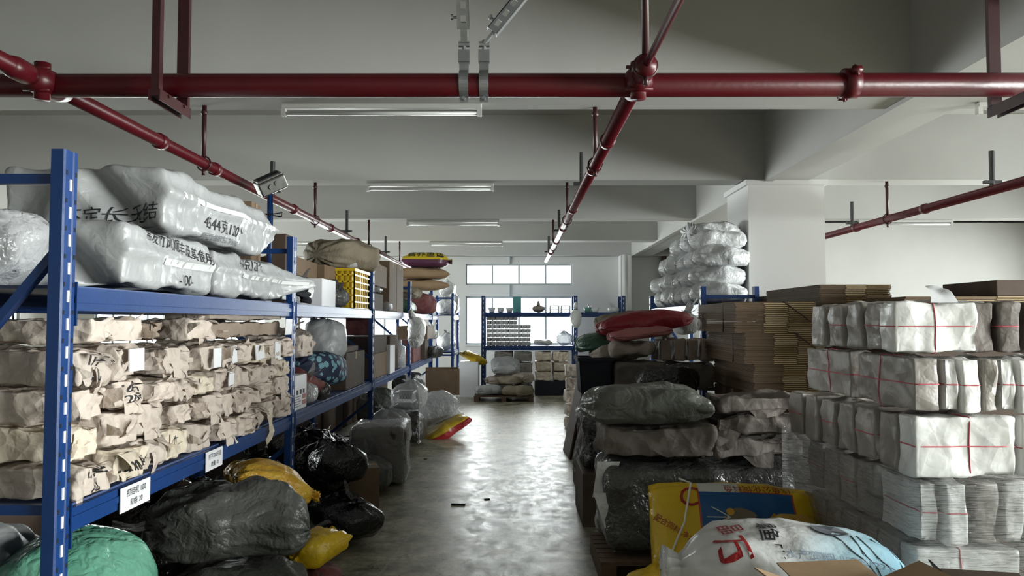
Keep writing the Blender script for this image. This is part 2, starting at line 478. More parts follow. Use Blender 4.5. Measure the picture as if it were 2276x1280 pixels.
def softbox(sx, sy, sz, seed=0, e=12, amp=.008, fs=6, cell=.02, post=None, mb=None, flat=True, nmax=42):
    """crumpled rounded block, base centre at the origin"""
    n = [int(min(nmax, max(6, round(s / cell)))) for s in (sx, sy, sz)]
    q, f = lattice(*n)
    half = np.array([sx, sy, sz]) / 2 - amp * .9
    if e >= 7:                                       # folded block with tight rounded edges
        r = half.min() * min(.9, 2.0 / e)
        mf = np.minimum(4.0 / np.array(n), .5)
        t = np.abs(q)
        k = 1 - r / half
        x = np.where(t < 1 - mf, k * t / (1 - mf), k + (1 - k) * (t - (1 - mf)) / mf)
        p = np.sign(q) * x * half
        c = np.clip(p, -(half - r), half - r)
        dv = p - c
        ln = np.linalg.norm(dv, axis=1)[:, None] + 1e-9
        nrm = dv / ln
        p = c + nrm * r
    else:
        q = np.sign(q) * np.abs(q) ** .85            # denser towards the edges
        nr = (np.abs(q) ** e).sum(1) ** (1 / e)
        q = q / nr[:, None]
        p = q * half
        nrm = np.sign(q) * np.abs(q) ** (e - 1) / half
        nrm /= np.linalg.norm(nrm, axis=1)[:, None] + 1e-9
    d = amp * (.9 * facet(p, .75 / fs, seed) + .35 * facet(p, .3 / fs, seed + 1) * (1 if fs < 12 else 0) + .45 * vn(p * fs * .5 + 9, seed + 5))
    p = p + nrm * d[:, None]
    if post is not None: p = post(p, half)
    p[:, 2] += sz / 2
    if flat: p[:, 2] = np.maximum(p[:, 2], 0)
    p[:, 2] -= p[:, 2].min()
    m = mb or MB()
    m.add(p.tolist(), f)
    return m

def ear(mb, a, b, out, length, seed, curl=.3, n=5):
    """a loose flap of wrapping paper: from the edge a-b, outwards, narrowing"""
    a, b, out = np.array(a, float), np.array(b, float), np.array(out, float)
    rnd = random.Random(seed)
    nar = rnd.uniform(.35, .9); skew = rnd.uniform(-.35, .35)
    side = (b - a); nn = np.cross(side, out); nn /= np.linalg.norm(nn) + 1e-9
    pts = []
    for i in range(n + 1):
        t = i / n
        for j in range(n + 1):
            s = (j / n - .5) * (1 - nar * t) + .5 + skew * t
            pts.append(a + side * s + out * length * t + nn * length * curl * t * t)
    pts = np.array(pts)
    pts += (vn(pts * 22 + seed, seed)[:, None] * nn * length * .22 * (np.repeat(np.arange(n + 1) / n, n + 1))[:, None])
    f = [(i * (n + 1) + j, i * (n + 1) + j + 1, (i + 1) * (n + 1) + j + 1, (i + 1) * (n + 1) + j) for i in range(n) for j in range(n)]
    mb.add(pts.tolist(), f)

def packet(w, d, h, seed, ears=5, amp=.01, cell=.0115, e=14):
    """paper wrapped packet lying along X, its folded crumpled end towards +X: length d, width w (Y), height h"""
    rnd = random.Random(seed)
    def post(p, half):
        t = np.clip((p[:, 0] / half[0] - .55) / .45, 0, 1)      # crumple the folded end
        k = ridge(p * 17 + seed, seed + 11, 2)
        p[:, 0] += t * (.010 * k - .008 + .014 * facet(p, .05, seed + 31) + .006 * facet(p, .022, seed + 32))
        p[:, 1] += t * .012 * vn(p * 13 + seed, seed + 3)
        p[:, 2] += t * .010 * vn(p * 14 + seed, seed + 4)
        return p
    mb = softbox(d, w, h, seed, e, amp, 9, cell, post, nmax=50)
    for k in range(ears):
        x = d / 2 - rnd.uniform(.0, .03)
        side = rnd.choice(['t', 't', 'b', 'l', 'r', 'f'])
        ln = rnd.uniform(.045, .11)
        if side == 't':
            c = rnd.uniform(-.3, .3) * w; ww = rnd.uniform(.25, .5) * w
            ear(mb, (x, c - ww / 2, h - .012), (x, c + ww / 2, h - .012), (rnd.uniform(.5, 1), 0, rnd.uniform(-.6, .25)), ln, seed * 7 + k, rnd.uniform(-.6, .5))
        elif side == 'b':
            c = rnd.uniform(-.3, .3) * w; ww = rnd.uniform(.2, .4) * w
            ear(mb, (x, c - ww / 2, .02), (x, c + ww / 2, .02), (rnd.uniform(.4, 1), 0, rnd.uniform(.1, .6)), ln, seed * 7 + k, rnd.uniform(-.5, .5))
        elif side == 'f':
            z = rnd.uniform(.25, .75) * h; c = rnd.uniform(-.25, .25) * w; ww = rnd.uniform(.2, .4) * w
            ear(mb, (x - .015, c - ww / 2, z), (x - .015, c + ww / 2, z + rnd.uniform(-.02, .02)), (rnd.uniform(.3, .7), 0, rnd.uniform(-1, -.3)), ln, seed * 7 + k, rnd.uniform(.1, .6))
        else:
            s = -1 if side == 'l' else 1
            z0 = rnd.uniform(.1, .4) * h; z1 = z0 + rnd.uniform(.3, .55) * h
            ear(mb, (x, s * (w / 2 - .012), z0), (x, s * (w / 2 - .012), z1), (rnd.uniform(.5, 1), s * rnd.uniform(-.6, .3), rnd.uniform(-.2, .2)), ln, seed * 7 + k, rnd.uniform(-.5, .5))
    return mb

def sack(L, W, H, seed, ends=('flat', 'flat'), nu=46, na=52, e=2.7, amp=.014, wr=.012, fs=5, bend=0, droop=0, mb=None, tie=.86):
    """filled sack along X, base at z=0. ends: flat (sewn), tied (gathered neck and ruffle) or round"""
    rnd = random.Random(seed)
    us = list(np.linspace(-1, 1, nu))
    rings = []
    for u in us:
        s = abs(u); kind = ends[0] if u < 0 else ends[1]
        if kind == 'flat':
            a = W / 2 * (1 - .10 * s ** 6); b = H / 2 * max(1 - s ** 3.2, 0) ** .55 + .005
        elif kind == 'tied':
            if s < tie:
                q = s / tie
                a = W / 2 * (max(1 - q ** 3, 0) ** .6 * .86 + .14); b = H / 2 * (max(1 - q ** 3, 0) ** .6 * .80 + .20)
            else:
                q = (s - tie) / (1 - tie)
                a = W / 2 * (.14 + .34 * q ** .8); b = H / 2 * (.20 + .16 * q)
        else:
            a = W / 2 * max(1 - s ** 3.6, 0) ** .6 + .01; b = H / 2 * max(1 - s ** 3.6, 0) ** .6 + .008
        rings.append((u, a, b))
    P_, U, T = [], [], []
    for u, a, b in rings:
        for k in range(na):
            t = 2 * math.pi * k / na
            c, s_ = math.cos(t), math.sin(t)
            y = a * math.copysign(abs(c) ** (2 / e), c); z = b * math.copysign(abs(s_) ** (2 / e), s_)
            P_.append((u * L / 2, y, z)); U.append(u); T.append(t)
    P_, U, T = np.array(P_), np.array(U), np.array(T)
    nrm = np.stack([np.zeros(len(T)), np.cos(T) / (W / 2), np.sin(T) / (H / 2)], 1)
    nrm /= np.linalg.norm(nrm, axis=1)[:, None]
    d = amp * (.9 * facet(P_ * np.array([.6, 1, 1]), .7 / fs, seed) + .4 * facet(P_ * np.array([.6, 1, 1]), .3 / fs, seed + 1) + .6 * vn(P_ * fs * .5 + 3, seed + 2))
    w = np.abs(U) ** 2.2
    ph = 3 * vn(np.stack([U * 2, np.cos(T) * 1.5, np.sin(T) * 1.5], 1) + seed, seed + 8)
    d = d + wr * w * np.sin(T * rnd.choice([9, 11, 13]) + ph)
    P_ = P_ + nrm * d[:, None]
    P_[:, 2] = np.where(P_[:, 2] < 0, P_[:, 2] * .8, P_[:, 2])
    P_[:, 2] = np.maximum(P_[:, 2], -H * .36)
    if droop: P_[:, 2] -= droop * np.abs(U) ** 2
    if bend: P_[:, 1] += bend * U ** 2
    P_[:, 2] -= P_[:, 2].min()
    f = []
    for i in range(nu - 1):
        for k in range(na):
            f.append((i * na + k, (i + 1) * na + k, (i + 1) * na + (k + 1) % na, i * na + (k + 1) % na))
    v = P_.tolist()
    for r0, flip in ((0, False), (nu - 1, True)):
        c = P_[r0 * na:(r0 + 1) * na].mean(0); v.append(c.tolist()); ci = len(v) - 1
        for k in range(na):
            q = (ci, r0 * na + k, r0 * na + (k + 1) % na)
            f.append(q if not flip else q[::-1])
    m = mb or MB()
    m.add(v, f)
    return m

def binbag(w, d, h, seed, knot=True, amp=.03, e=2.5, fs=4.5, cell=.022):
    """soft plastic bag full of stuff, gathered to a knot with ears on top"""
    def post(p, half):
        z = p[:, 2] / half[2]
        k = np.clip((z - .35) / .65, 0, 1)
        s = 1 - .45 * k ** 1.6
        p[:, 0] *= s; p[:, 1] *= s
        g = np.arctan2(p[:, 1], p[:, 0])
        r = .018 * k * np.sin(11 * g + 3 * vn(p * 4 + seed, seed))
        p[:, 0] += r * np.cos(g); p[:, 1] += r * np.sin(g)
        return p
    mb = softbox(w, d, h * (.9 if knot else 1), seed, e, amp, fs, cell, post if knot else None, nmax=30)
    if knot:
        rnd = random.Random(seed)
        zt = h * .86
        for k in range(4):
            a = rnd.uniform(0, 6.28)
            o = (math.cos(a), math.sin(a), rnd.uniform(.3, 1.2))
            t = (-math.sin(a) * .04, math.cos(a) * .04, 0)
            ear(mb, (-t[0], -t[1], zt - .03), (t[0], t[1], zt - .03), o, rnd.uniform(.06, .12) * max(1, w / .4), seed * 5 + k, rnd.uniform(-.4, .4))
    return mb

def bvh_of(me):
    v, f = GEO[me.name]
    return BVHTree.FromPolygons([tuple(p) for p in v], [tuple(q) for q in f])

def cast(bv, o, d):
    h = bv.ray_cast(Vector(o), Vector(d), 3.0)
    return h[0]

def twine(me, box, axis, at, r=.0028, lift=.002, n=10):
    """closed cord round a block (sx,sy,sz, base at origin), in the plane axis = at, laid on its real surface"""
    bv = bvh_of(me)
    sx, sy, sz = box
    c = Vector((0, 0, sz / 2))
    ax = [i for i in range(3) if i != axis]
    hs = [sx / 2, sy / 2, sz / 2]
    pts = []
    m = 44
    for k in range(m):
        t = 2 * math.pi * k / m + .01
        d = Vector((0, 0, 0)); d[ax[0]] = math.cos(t) * hs[ax[0]] * 1.5; d[ax[1]] = math.sin(t) * hs[ax[1]] * 1.5
        mxx = max(abs(d[ax[0]]) / hs[ax[0]], abs(d[ax[1]]) / hs[ax[1]])
        d = d / mxx
        base = c.copy(); base[axis] = at
        o = base + d * 1.6
        h = cast(bv, o, (base - o).normalized())
        if h is None: h = base + d
        pts.append(h + (o - base).normalized() * lift)
    pts.append(pts[0].copy())
    mb = MB(); mb.tube(pts, r, 6, caps=False)
    return mb

FONT_CACHE = {}
def text_verts(s, size, shear=0.0, bold=0.0):
    key = (s, shear, bold)
    if key not in FONT_CACHE:
        cu = bpy.data.curves.new('t', 'FONT')
        cu.body = s; cu.size = 1.0; cu.align_x = 'CENTER'; cu.align_y = 'CENTER'; cu.shear = shear; cu.offset = bold
        cu.resolution_u = 3
        o = bpy.data.objects.new('t', cu); COL.objects.link(o)
        dg = bpy.context.evaluated_depsgraph_get()
        me = bpy.data.meshes.new_from_object(o.evaluated_get(dg))
        bm = bmesh.new(); bm.from_mesh(me)
        bmesh.ops.triangulate(bm, faces=bm.faces[:])
        for _ in range(2):
            ed = [e_ for e_ in bm.edges if e_.calc_length() > .16]
            if ed: bmesh.ops.subdivide_edges(bm, edges=ed, cuts=1)
            bmesh.ops.triangulate(bm, faces=[f_ for f_ in bm.faces if len(f_.verts) > 3])
        bm.verts.index_update()
        FONT_CACHE[key] = ([v.co.copy() for v in bm.verts], [[v.index for v in f_.verts] for f_ in bm.faces])
        bm.free()
        bpy.data.meshes.remove(me); bpy.data.objects.remove(o); bpy.data.curves.remove(cu)
    v, f = FONT_CACHE[key]
    return [(p.x * size, p.y * size) for p in v], f

def lettering(host, s, size, o, right, up, m, lift=.003, shear=0.0, bold=0.0, reach=.25, name='lettering', parent=None, flat=False):
    """letters laid on the surface of host (local space): centre o, writing direction right, letter tops towards up"""
    right, up = Vector(right).normalized(), Vector(up).normalized()
    n = right.cross(up).normalized()
    up = n.cross(right)
    vv, f = text_verts(s, size, shear, bold)
    bv = None if flat else bvh_of(host.data)
    out = []
    o = Vector(o)
    for x, y in vv:
        p = o + right * x + up * y
        h = cast(bv, p + n * reach, -n) if bv else None
        if h is None or (h - p).length > reach * 1.6: h = p
        out.append(h + n * lift)
    mb = MB(); mb.v = [tuple(p) for p in out]; mb.f = [tuple(q) for q in f]
    me = bpy.data.meshes.new(name); me.from_pydata(mb.v, [], mb.f); me.update()
    return link(name, me, m, parent or host)

def patch(host, w, h, o, right, up, m, name='label_card', lift=.004, n=8, conform=True):
    """a rectangular sticker or strip laid on the surface"""
    right, up = Vector(right).normalized(), Vector(up).normalized()
    nn = right.cross(up).normalized(); up = nn.cross(right)
    bv = bvh_of(host.data) if conform else None
    o = Vector(o); mb = MB(); v = []
    for j in range(n + 1):
        for i in range(n + 1):
            p = o + right * (i / n - .5) * w + up * (j / n - .5) * h
            q = cast(bv, p + nn * .25, -nn) if bv else p
            if q is None: q = p
            v.append(q + nn * lift)
    mb.add(v, [(j * (n + 1) + i, j * (n + 1) + i + 1, (j + 1) * (n + 1) + i + 1, (j + 1) * (n + 1) + i) for j in range(n) for i in range(n)])
    return mb.build(name, m, host, smooth=True)
# ------------------------------------------------------------------ the hall
XL, XR, YB, YR, ZC = -10.5, 9.0, -6.0, 17.6, 3.75
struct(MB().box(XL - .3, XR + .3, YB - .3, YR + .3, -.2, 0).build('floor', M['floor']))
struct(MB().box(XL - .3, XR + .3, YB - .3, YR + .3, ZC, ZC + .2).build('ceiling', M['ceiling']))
struct(MB().box(XL, XR, YB - .2, YB, 0, ZC).build('wall_front', M['wall']))

def wall_with_holes(name, along, c0, c1, lo, hi, holes, m):
    """wall between c0..c1 across; lo..hi along X or Y; holes = [(a0,a1,z0,z1)] sorted, not overlapping along"""
    mb = MB()
    def bx(a0, a1, z0, z1):
        if a1 - a0 < 1e-4 or z1 - z0 < 1e-4: return
        if along == 'X': mb.box(a0, a1, c0, c1, z0, z1)
        else: mb.box(c0, c1, a0, a1, z0, z1)
    x = lo
    for a0, a1, zs in holes:
        bx(x, a0, 0, ZC)
        z = 0
        for z0, z1 in zs:
            bx(a0, a1, z, z0); z = z1
        bx(a0, a1, z, ZC)
        x = a1
    bx(x, hi, 0, ZC)
    return struct(mb.build(name, m))

REAR = [(-9.7, -8.1), (-7.35, -5.75), (-5.0, -2.35), (-1.14, 1.32)]
wall_with_holes('wall_rear', 'X', YR, YR + .2, XL, XR, [(a, b, [(1.03, 2.13), (2.40, 2.88)]) for a, b in REAR], M['wall'])
wall_with_holes('wall_right', 'Y', XR, XR + .2, YB, YR, [(-3.0, 3.4, [(.95, 2.75)]), (4.7, 11.2, [(.95, 2.75)])], M['wall'])
wall_with_holes('wall_left', 'Y', XL - .2, XL, YB - .3, YR + .3, [(9.0, 16.2, [(.95, 2.75)])], M['wall'])  # unseen opening, added to let the extra left light reach the rear

def window(n, a0, a1, z0, z1, c, along, panes, deep=.06):
    """aluminium window: frame and mullions, each pane a sheet of glass"""
    w = empty('window_%d' % n, ((a0 + a1) / 2, c, z0) if along == 'X' else (c, (a0 + a1) / 2, z0))
    struct(w)
    W, H = a1 - a0, z1 - z0
    mb = MB(); t = .035
    def bx(m_, p0, p1, q0, q1, d0, d1):
        if along == 'X': m_.box(p0, p1, d0, d1, q0, q1)
        else: m_.box(d0, d1, p0, p1, q0, q1)
    bx(mb, -W / 2, W / 2, 0, t, 0, deep); bx(mb, -W / 2, W / 2, H - t, H, 0, deep)
    bx(mb, -W / 2, -W / 2 + t, t, H - t, 0, deep); bx(mb, W / 2 - t, W / 2, t, H - t, 0, deep)
    for i in range(1, panes):
        x = -W / 2 + W * i / panes
        bx(mb, x - .022, x + .022, t, H - t, .005, deep - .005)
    mb.build('window_frame', M['frame'], w)
    for i in range(panes):
        g = MB()
        bx(g, -W / 2 + W * i / panes + .02, -W / 2 + W * (i + 1) / panes - .02, t - .005, H - t + .005, deep * .45, deep * .55)
        g.build('pane', M['glass'], w)
k = 1
for a, b in REAR:
    window(k, a, b, 1.03, 2.13, YR + .06, 'X', 4); k += 1
    window(k, a, b, 2.40, 2.88, YR + .06, 'X', 4); k += 1
window(k, -3.0, 3.4, .95, 2.75, XR + .06, 'Y', 6); window(k + 1, 4.7, 11.2, .95, 2.75, XR + .06, 'Y', 6); window(k + 2, 9.0, 16.2, .95, 2.75, XL - .12, 'Y', 6)  # the last one, in the left wall, is added for the extra light
for i, (a, b) in enumerate(REAR):
    struct(MB().box(a - .04, b + .04, YR - .05, YR + .05, .99, 1.03).build('trim_%d' % (i + 1), M['wall']))

# cross beams, girder, columns
for i, y in enumerate((-3.91, -.93, 2.05, 5.03, 8.05, 11.08, 14.1)):
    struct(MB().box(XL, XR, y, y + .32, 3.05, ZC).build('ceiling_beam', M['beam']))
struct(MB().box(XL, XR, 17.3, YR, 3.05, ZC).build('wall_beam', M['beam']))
g = MB(); g.box(2.635, 3.08, YB, YR, 3.035, ZC); g.box(2.615, 2.70, YB, YR, 3.02, 3.05)
struct(g.build('main_girder_beam', M['beam']))
c = MB(); c.box(2.45, 3.25, 8.0, 8.8, 0, 3.02); c.box(2.42, 3.28, 7.97, 8.83, 2.985, 3.04)
struct(c.build('concrete_column', M['column']))
c = MB(); c.box(2.38, 2.62, 17.2, YR, 0, 3.05)
struct(c.build('rear_pilaster_column', M['column']))
# the closed off room behind the column
struct(MB().box(3.62, XR, 11.95, 12.1, 0, 3.1).build('partition_wall', M['wall']))
struct(MB().box(3.50, 3.62, 11.95, YR, 0, 3.1).build('partition_side_wall', M['wall']))

# ------------------------------------------------------------------ pipes under the ceiling
def pipe_run(pts, r, n=14):
    return MB().tube(pts, r, n)
mp = empty('sprinkler_main_pipe', (0, 3.48, 2.645))
tag(mp, 'thick dark red sprinkler main pipe crossing the hall below the ceiling', 'pipe')
MB().tube([(XL, .0, .0), (XR - .4, -.0, -.012)], .054, 24).build('pipe_body', M['red'], mp, True)
def coupling(x, parent):
    mb = MB()
    mb.tube([(x - .035, 0, 0), (x - .033, 0, 0), (x + .033, 0, 0), (x + .035, 0, 0)], [.056, .068, .068, .056], 24)
    mb.box(x - .022, x + .022, -.012, .012, .06, .098); mb.box(x - .022, x + .022, -.012, .012, -.098, -.06)
    mb.tube([(x - .0, -.03, -.082), (x, .03, -.082)], .007, 8); mb.tube([(x, -.03, .082), (x, .03, .082)], .007, 8)
    R = Matrix.Rotation(math.radians(62), 4, 'X')
    mb.v = [tuple(R @ Vector(p)) for p in mb.v]
    return mb.build('grooved_coupling', M['red'], parent, True)
coupling(Xat(1897, 3.48), mp)

def hanger_frame(x, label, w0=.035):
    h = empty('pipe_hanger_frame', (x, 3.45, ZC))
    tag(h, label, 'hanger', 'red trapeze hangers carrying the main pipe')
    zb = 2.57 - ZC
    MB().box(-.02, .016, -.14, -.105, zb, 0).build('upright', M['darkred'], h)
    MB().box(-.03, .024, .135, .16, zb, 0).build('upright', M['darkred'], h)
    mb = MB(); mb.box(-.026, .026, -.15, .17, zb - .03, zb); mb.box(-.026, -.02, -.15, .17, zb - .05, zb - .03); mb.box(.02, .026, -.15, .17, zb - .05, zb - .03)
    for yy in (-.07, .09): mb.tube([(.026, yy, zb - .012), (.034, yy, zb - .012)], .008, 8)
    mb.build('cross_channel', M['darkred'], h)
hanger_frame(-1.58, 'dark red steel trapeze hanger on the pipe, left part of the ceiling')
hanger_frame(2.28, 'dark red steel trapeze hanger on the pipe beside the girder')

def pipe_clamp_brace(x, tip, label, w=.045):
    """galvanised seismic brace: clamp round the main pipe, hinge, slotted strut up to the slab"""
    b = empty('seismic_brace', (x, 3.48, 2.645))
    tag(b, label, 'brace', 'galvanised seismic braces on the main pipe')
    mb = MB()
    mb.tube([(-.022, 0, 0), (-.02, 0, 0), (.02, 0, 0), (.022, 0, 0)], [.055, .062, .062, .055], 24)
    mb.box(-.022, .022, -.006, .006, .055, .11); mb.box(-.02, .02, -.006, .006, -.085, -.058)
    mb.box(-.026, .026, -.02, .02, .10, .155)
    mb.tube([(0, -.03, -.072), (0, .03, -.072)], .008, 8)
    mb.build('pipe_clamp', M['galv'], b, False)
    t = Vector(tip)
    p0 = Vector((0, 0, .155)); d = (t - p0).normalized()
    h = MB(); h.tube([p0, p0 + Vector((0, 0, .05))], .01, 8); h.tube([p0 + Vector((-.025, 0, .03)), p0 + Vector((.025, 0, .03))], .014, 8)
    h.bar(p0 + Vector((0, 0, .03)), p0 + Vector((0, 0, .03)) + d * .1, .03, .012)
    h.build('hinge', M['galv'], b)
    s0 = p0 + Vector((0, 0, .04)) + d * .06
    st = MB()
    side = d.cross(Vector((0, 1, 0))).normalized()
    if side.length < .5: side = Vector((1, 0, 0))
    nrm = side.cross(d)
    # strut channel, web towards the camera, with slots cut as gaps between web pieces
    L = (t - s0).length
    q = 0
    while q < L:
        a, e_ = s0 + d * q, s0 + d * min(q + .028, L)
        st.bar(a + nrm * -.018, e_ + nrm * -.018, w, .004, nrm)
        a, e_ = s0 + d * min(q + .028, L), s0 + d * min(q + .06, L)
        for sg in (-1, 1): st.bar(a + nrm * -.018 + side * sg * w * .36, e_ + nrm * -.018 + side * sg * w * .36, w * .28, .004, nrm)
        q += .06
    for sg in (-1, 1): st.bar(s0 + side * sg * w / 2, t + side * sg * w / 2, .004, .04, nrm)
    st.build('strut', M['galv'], b)
    bo = MB(); bo.tube([s0 + d * .05 + side * (w / 2), s0 + d * .05 + side * (w / 2 + .028)], .007, 8); bo.tube([s0 + d * .05 + side * (w / 2 + .02), s0 + d * .05 + side * (w / 2 + .03)], .013, 6)
    bo.build('bolt', M['galv'], b)
pipe_clamp_brace(Xat(1030, 3.48), (.0, -.5, 1.08), 'galvanised slotted brace rising straight up from the red main pipe', .055)
pipe_clamp_brace(Xat(1075, 3.48), (.72, .0, 1.08), 'galvanised brace slanting up to the right from the red main pipe', .05)

BEAMS_Y = [5.19, 8.21, 11.24, 14.26]
def branch_line(x, y0, y1, z, r, label, hangers, risers, tee=True, thin=None):
    b = empty('sprinkler_branch_pipe', (x, 0, z))
    tag(b, label, 'pipe', 'sprinkler branch pipes')
    MB().tube([(0, y0, 0), (0, (y0 + y1) / 2, 0), (0, y1, 0)], [r, r * .92, r * .7], 16).build('pipe_body', M['red'], b, True)
    if thin: MB().tube([(0, thin[0], 0), (0, y0 + .02, 0)], thin[1], 12).build('thin_pipe', M['red'], b, True)
    for y in [q for q in (4.6, 5.45, 7.4, 8.9, 10.4, 12.0) if y0 < q < y1]:
        c = MB(); c.tube([(0, y - .03, 0), (0, y - .028, 0), (0, y + .028, 0), (0, y + .03, 0)], [r * .9, r * 1.2, r * 1.2, r * .9], 16)
        c.build('fitting', M['red'], b, True)
    if tee:
        t = MB()
        t.tube([(0, 3.36, 0), (0, 3.42, 0), (0, 3.54, 0), (0, 3.62, 0)], [r * 1.1, .066, .066, r * 1.1], 18)
        t.tube([(0, 3.2, .0), (0, 3.24, .0), (0, 3.32, 0), (0, 3.36, 0)], [r, r * 1.25, r * 1.25, r], 16)
        t.tube([(-.06, 3.40, -.05), (.06, 3.40, -.05)], .008, 8); t.tube([(-.06, 3.40, .05), (.06, 3.40, .05)], .008, 8)
        t.tube([(0, 3.44, -.085), (0, 3.44, .085)], .035, 12)
        t.build('tee', M['red'], b, True)
    for y, top in hangers:
        h = MB(); h.tube([(0, y, r * .9), (0, y, top - z)], .016, 10)
        h.tube([(0, y, top - z - .07), (0, y, top - z - .05), (0, y, top - z - .012)], [.016, .026, .006], 10)
        h.tube([(r * 1.25 * math.cos(a), y, r * 1.25 * math.sin(a)) for a in np.linspace(0, 2 * math.pi, 17)], .006, 6, False)
        h.tube([(0, y, -r), (0, y, -r * 2.1)], .012, 8)
        h.build('hanger_rod', M['darkred'], b, True)
    for y, ht in risers:
        h = MB(); h.tube([(0, y, r * .8), (0, y, ht)], .022, 10)
        h.box(-.07, .07, y - .02, y + .02, r * 1.3, r * 1.3 + .025)
        h.build('riser', M['blacksteel'], b, False)
    return b
zb = 2.646
branch_line(-2.16, -1.0, 15.6, zb, .040, 'long red sprinkler branch pipe running above the left blue rack', [(5.25, 3.05), (8.2, 3.05), (11.23, 3.05), (14.25, 3.05)], [(6.75, .33), (9.75, .33), (12.7, .33)])
branch_line(.56, 3.22, 13.9, zb, .040, 'red sprinkler branch pipe running along above the middle aisle', [(5.3, 3.05), (8.2, 3.05), (11.23, 3.05), (3.24, 3.75)], [(6.4, .33), (9.7, .33), (12.7, .33), ], True, (-1.0, .016))
branch_line(3.98, 5.6, 16.8, zb, .042, 'red sprinkler branch pipe passing behind the white column', [(8.15, 3.05)], [(9.0, .32), (6.35, .33)], False)

# fluorescent battens under the beams
def batten(x, y, z, label, n=1.38):
    t = empty('fluorescent_light', (x, y, z))
    tag(t, label, 'ceiling light', 'unlit fluorescent battens under the beams')
    mb = MB(); mb.bevbox(-n / 2, n / 2, -.025, .025, -.035, 0, .006); mb.box(-n / 2, -n / 2 + .03, -.02, .02, -.085, -.03); mb.box(n / 2 - .03, n / 2, -.02, .02, -.085, -.03)
    mb.build('housing', M['lamp_white'], t)
    MB().tube([(-n / 2 + .03, -.005, -.068), (n / 2 - .03, -.005, -.068)], .014, 12).build('glass_tube', M['tube'], t, True)
ORD = ['first', 'second', 'third', 'fourth', 'fifth', 'sixth', 'seventh', 'eighth', 'ninth', 'tenth', 'eleventh', 'twelfth', 'thirteenth', 'fourteenth']
for i, y in enumerate(BEAMS_Y):
    batten(-.92, y + .02, 3.05, 'unlit tube light above the aisle under the %s beam from the red pipe' % ORD[i])
for i, y in ((2, BEAMS_Y[2]), (3, BEAMS_Y[3])):
    batten(-4.3, y, 3.05, 'unlit tube light above the far left racks under the %s beam' % ORD[i])
batten(3.85, BEAMS_Y[0], 3.05, 'tube light right of the girder on the nearest beam')
batten(5.75, BEAMS_Y[2], 3.05, 'tube light on the beam before the white partition wall')

# small services on the rear wall
tag(MB().tube([(Xat(1390, 17.0), 17.05, 0), (Xat(1390, 17.0), 17.05, 3.05)], .06, 16).build('drain_pipe', M['pipe_white'], None, True), 'white plastic drain pipe standing before the rear wall', 'pipe')
tag(MB().tube([(3.40, 17.45, 0), (3.40, 17.45, 3.05)], .055, 12).build('riser_pipe', M['board'], None, True), 'dark riser pipe in the rear corner by white sacks', 'pipe')
tag(MB().box(-.135, -.115, 17.57, 17.6, 2.13, 2.40).add(*[[(p[0], p[1], p[2] + .48) for p in MB().box(-.135, -.115, 17.57, 17.6, 2.4, 2.57).v], MB().box(0, 1, 0, 1, 0, 1).f]).build('wall_conduit', M['frame']), 'thin grey conduit on the rear wall between the windows', 'conduit')
# ------------------------------------------------------------------ racks
def upright_mesh(h, w=.085, d=.05):
    """rack post: folded channel section with rows of slots on its front"""
    prof = [(0, .006), (.006, 0), (.026, 0), (.030, .004), (w - .030, .004), (w - .026, 0), (w - .006, 0), (w, .006), (w, d), (0, d)]
    mb = MB()
    n = len(prof)
    v = [(x, y, z) for z in (0, h) for x, y in prof]
    mb.add(v, [tuple(range(n))[::-1], tuple(range(n, 2 * n))] + [(i, (i + 1) % n, n + (i + 1) % n, n + i) for i in range(n)])
    base = len(mb.f)
    kinds = []
    z = .12
    k = 0
    while z < h - .05:
        mb.box(w / 2 - .006, w / 2 + .006, .0005, .005, z, z + .042); kinds += [2] * 6
        for x in (.014, w - .014):
            zz = z + .055
            mb.box(x - .005, x + .005, -.0012, .003, zz, zz + .016); kinds += [1] * 6
        z += .10; k += 1
    me = mb.mesh('upright')
    for m in ('blue', 'slot', 'slot_light'): me.materials.append(M[m])
    me.polygons.foreach_set('material_index', [0] * base + kinds)
    return me

UP = {}
def rack(name, label, loc, rz, frames, depth, top, levels, beams=True, braces=((1.80, 1.05), (.65, .15)), cat='rack', skip=()):
    r = empty(name, loc, (0, 0, rz))
    tag(r, label, cat)
    key = round(top, 3)
    if key not in UP: UP[key] = upright_mesh(top)
    W = .085
    for i, x in enumerate(frames):
        link('upright', UP[key], None, r, (x, 0, 0))
        link('upright', UP[key], None, r, (x + W, depth, 0), (0, 0, math.pi))
        for z in (top - .12, .87, .2):
            MB().box(x + .025, x + .055, .05, depth - .05, z, z + .035).build('frame_tie', M['blue'], r)
        for j, (za, zb_) in enumerate(braces if i < 1 else [(1.14, 1.66) if q == (1.80, 1.05) else q for q in braces]):
            mb = MB(); mb.bar((x + .04, .045, za), (x + .04, depth - .045, zb_), .03, .035, (1, 0, 0)); mb.build('diagonal_brace', M['blue'], r)
    fp = MB().box(-.02, W + .02, -.03, .08, 0, .006).mesh('foot_plate')
    for x in frames:
        link('foot_plate', fp, M['blue'], r, (x, 0, 0)); link('foot_plate', fp, M['blue'], r, (x, depth - .05, 0))
    for i in range(len(frames) - 1):
        a, b = frames[i] + W, frames[i + 1]
        for z in levels:
            if (i, z) in skip: continue
            for y in (.0, depth - .045):
                mb = MB()
                mb.box(a, b, y + .006, y + .04, z - .085, z - .055); mb.box(a, b, y, y + .045, z - .055, z - .030); mb.box(a, b, y + .006, y + .04, z - .03, z)
                mb.box(a, a + .006, y - .006, y + .05, z - .14, z + .02); mb.box(b - .006, b, y - .006, y + .05, z - .14, z + .02)
                mb.build('shelf_beam', M['blue'], r)
            MB().box(a, b, .03, depth - .04, z - .004, z + .008).build('deck_panel', M['deck'], r)
    return r

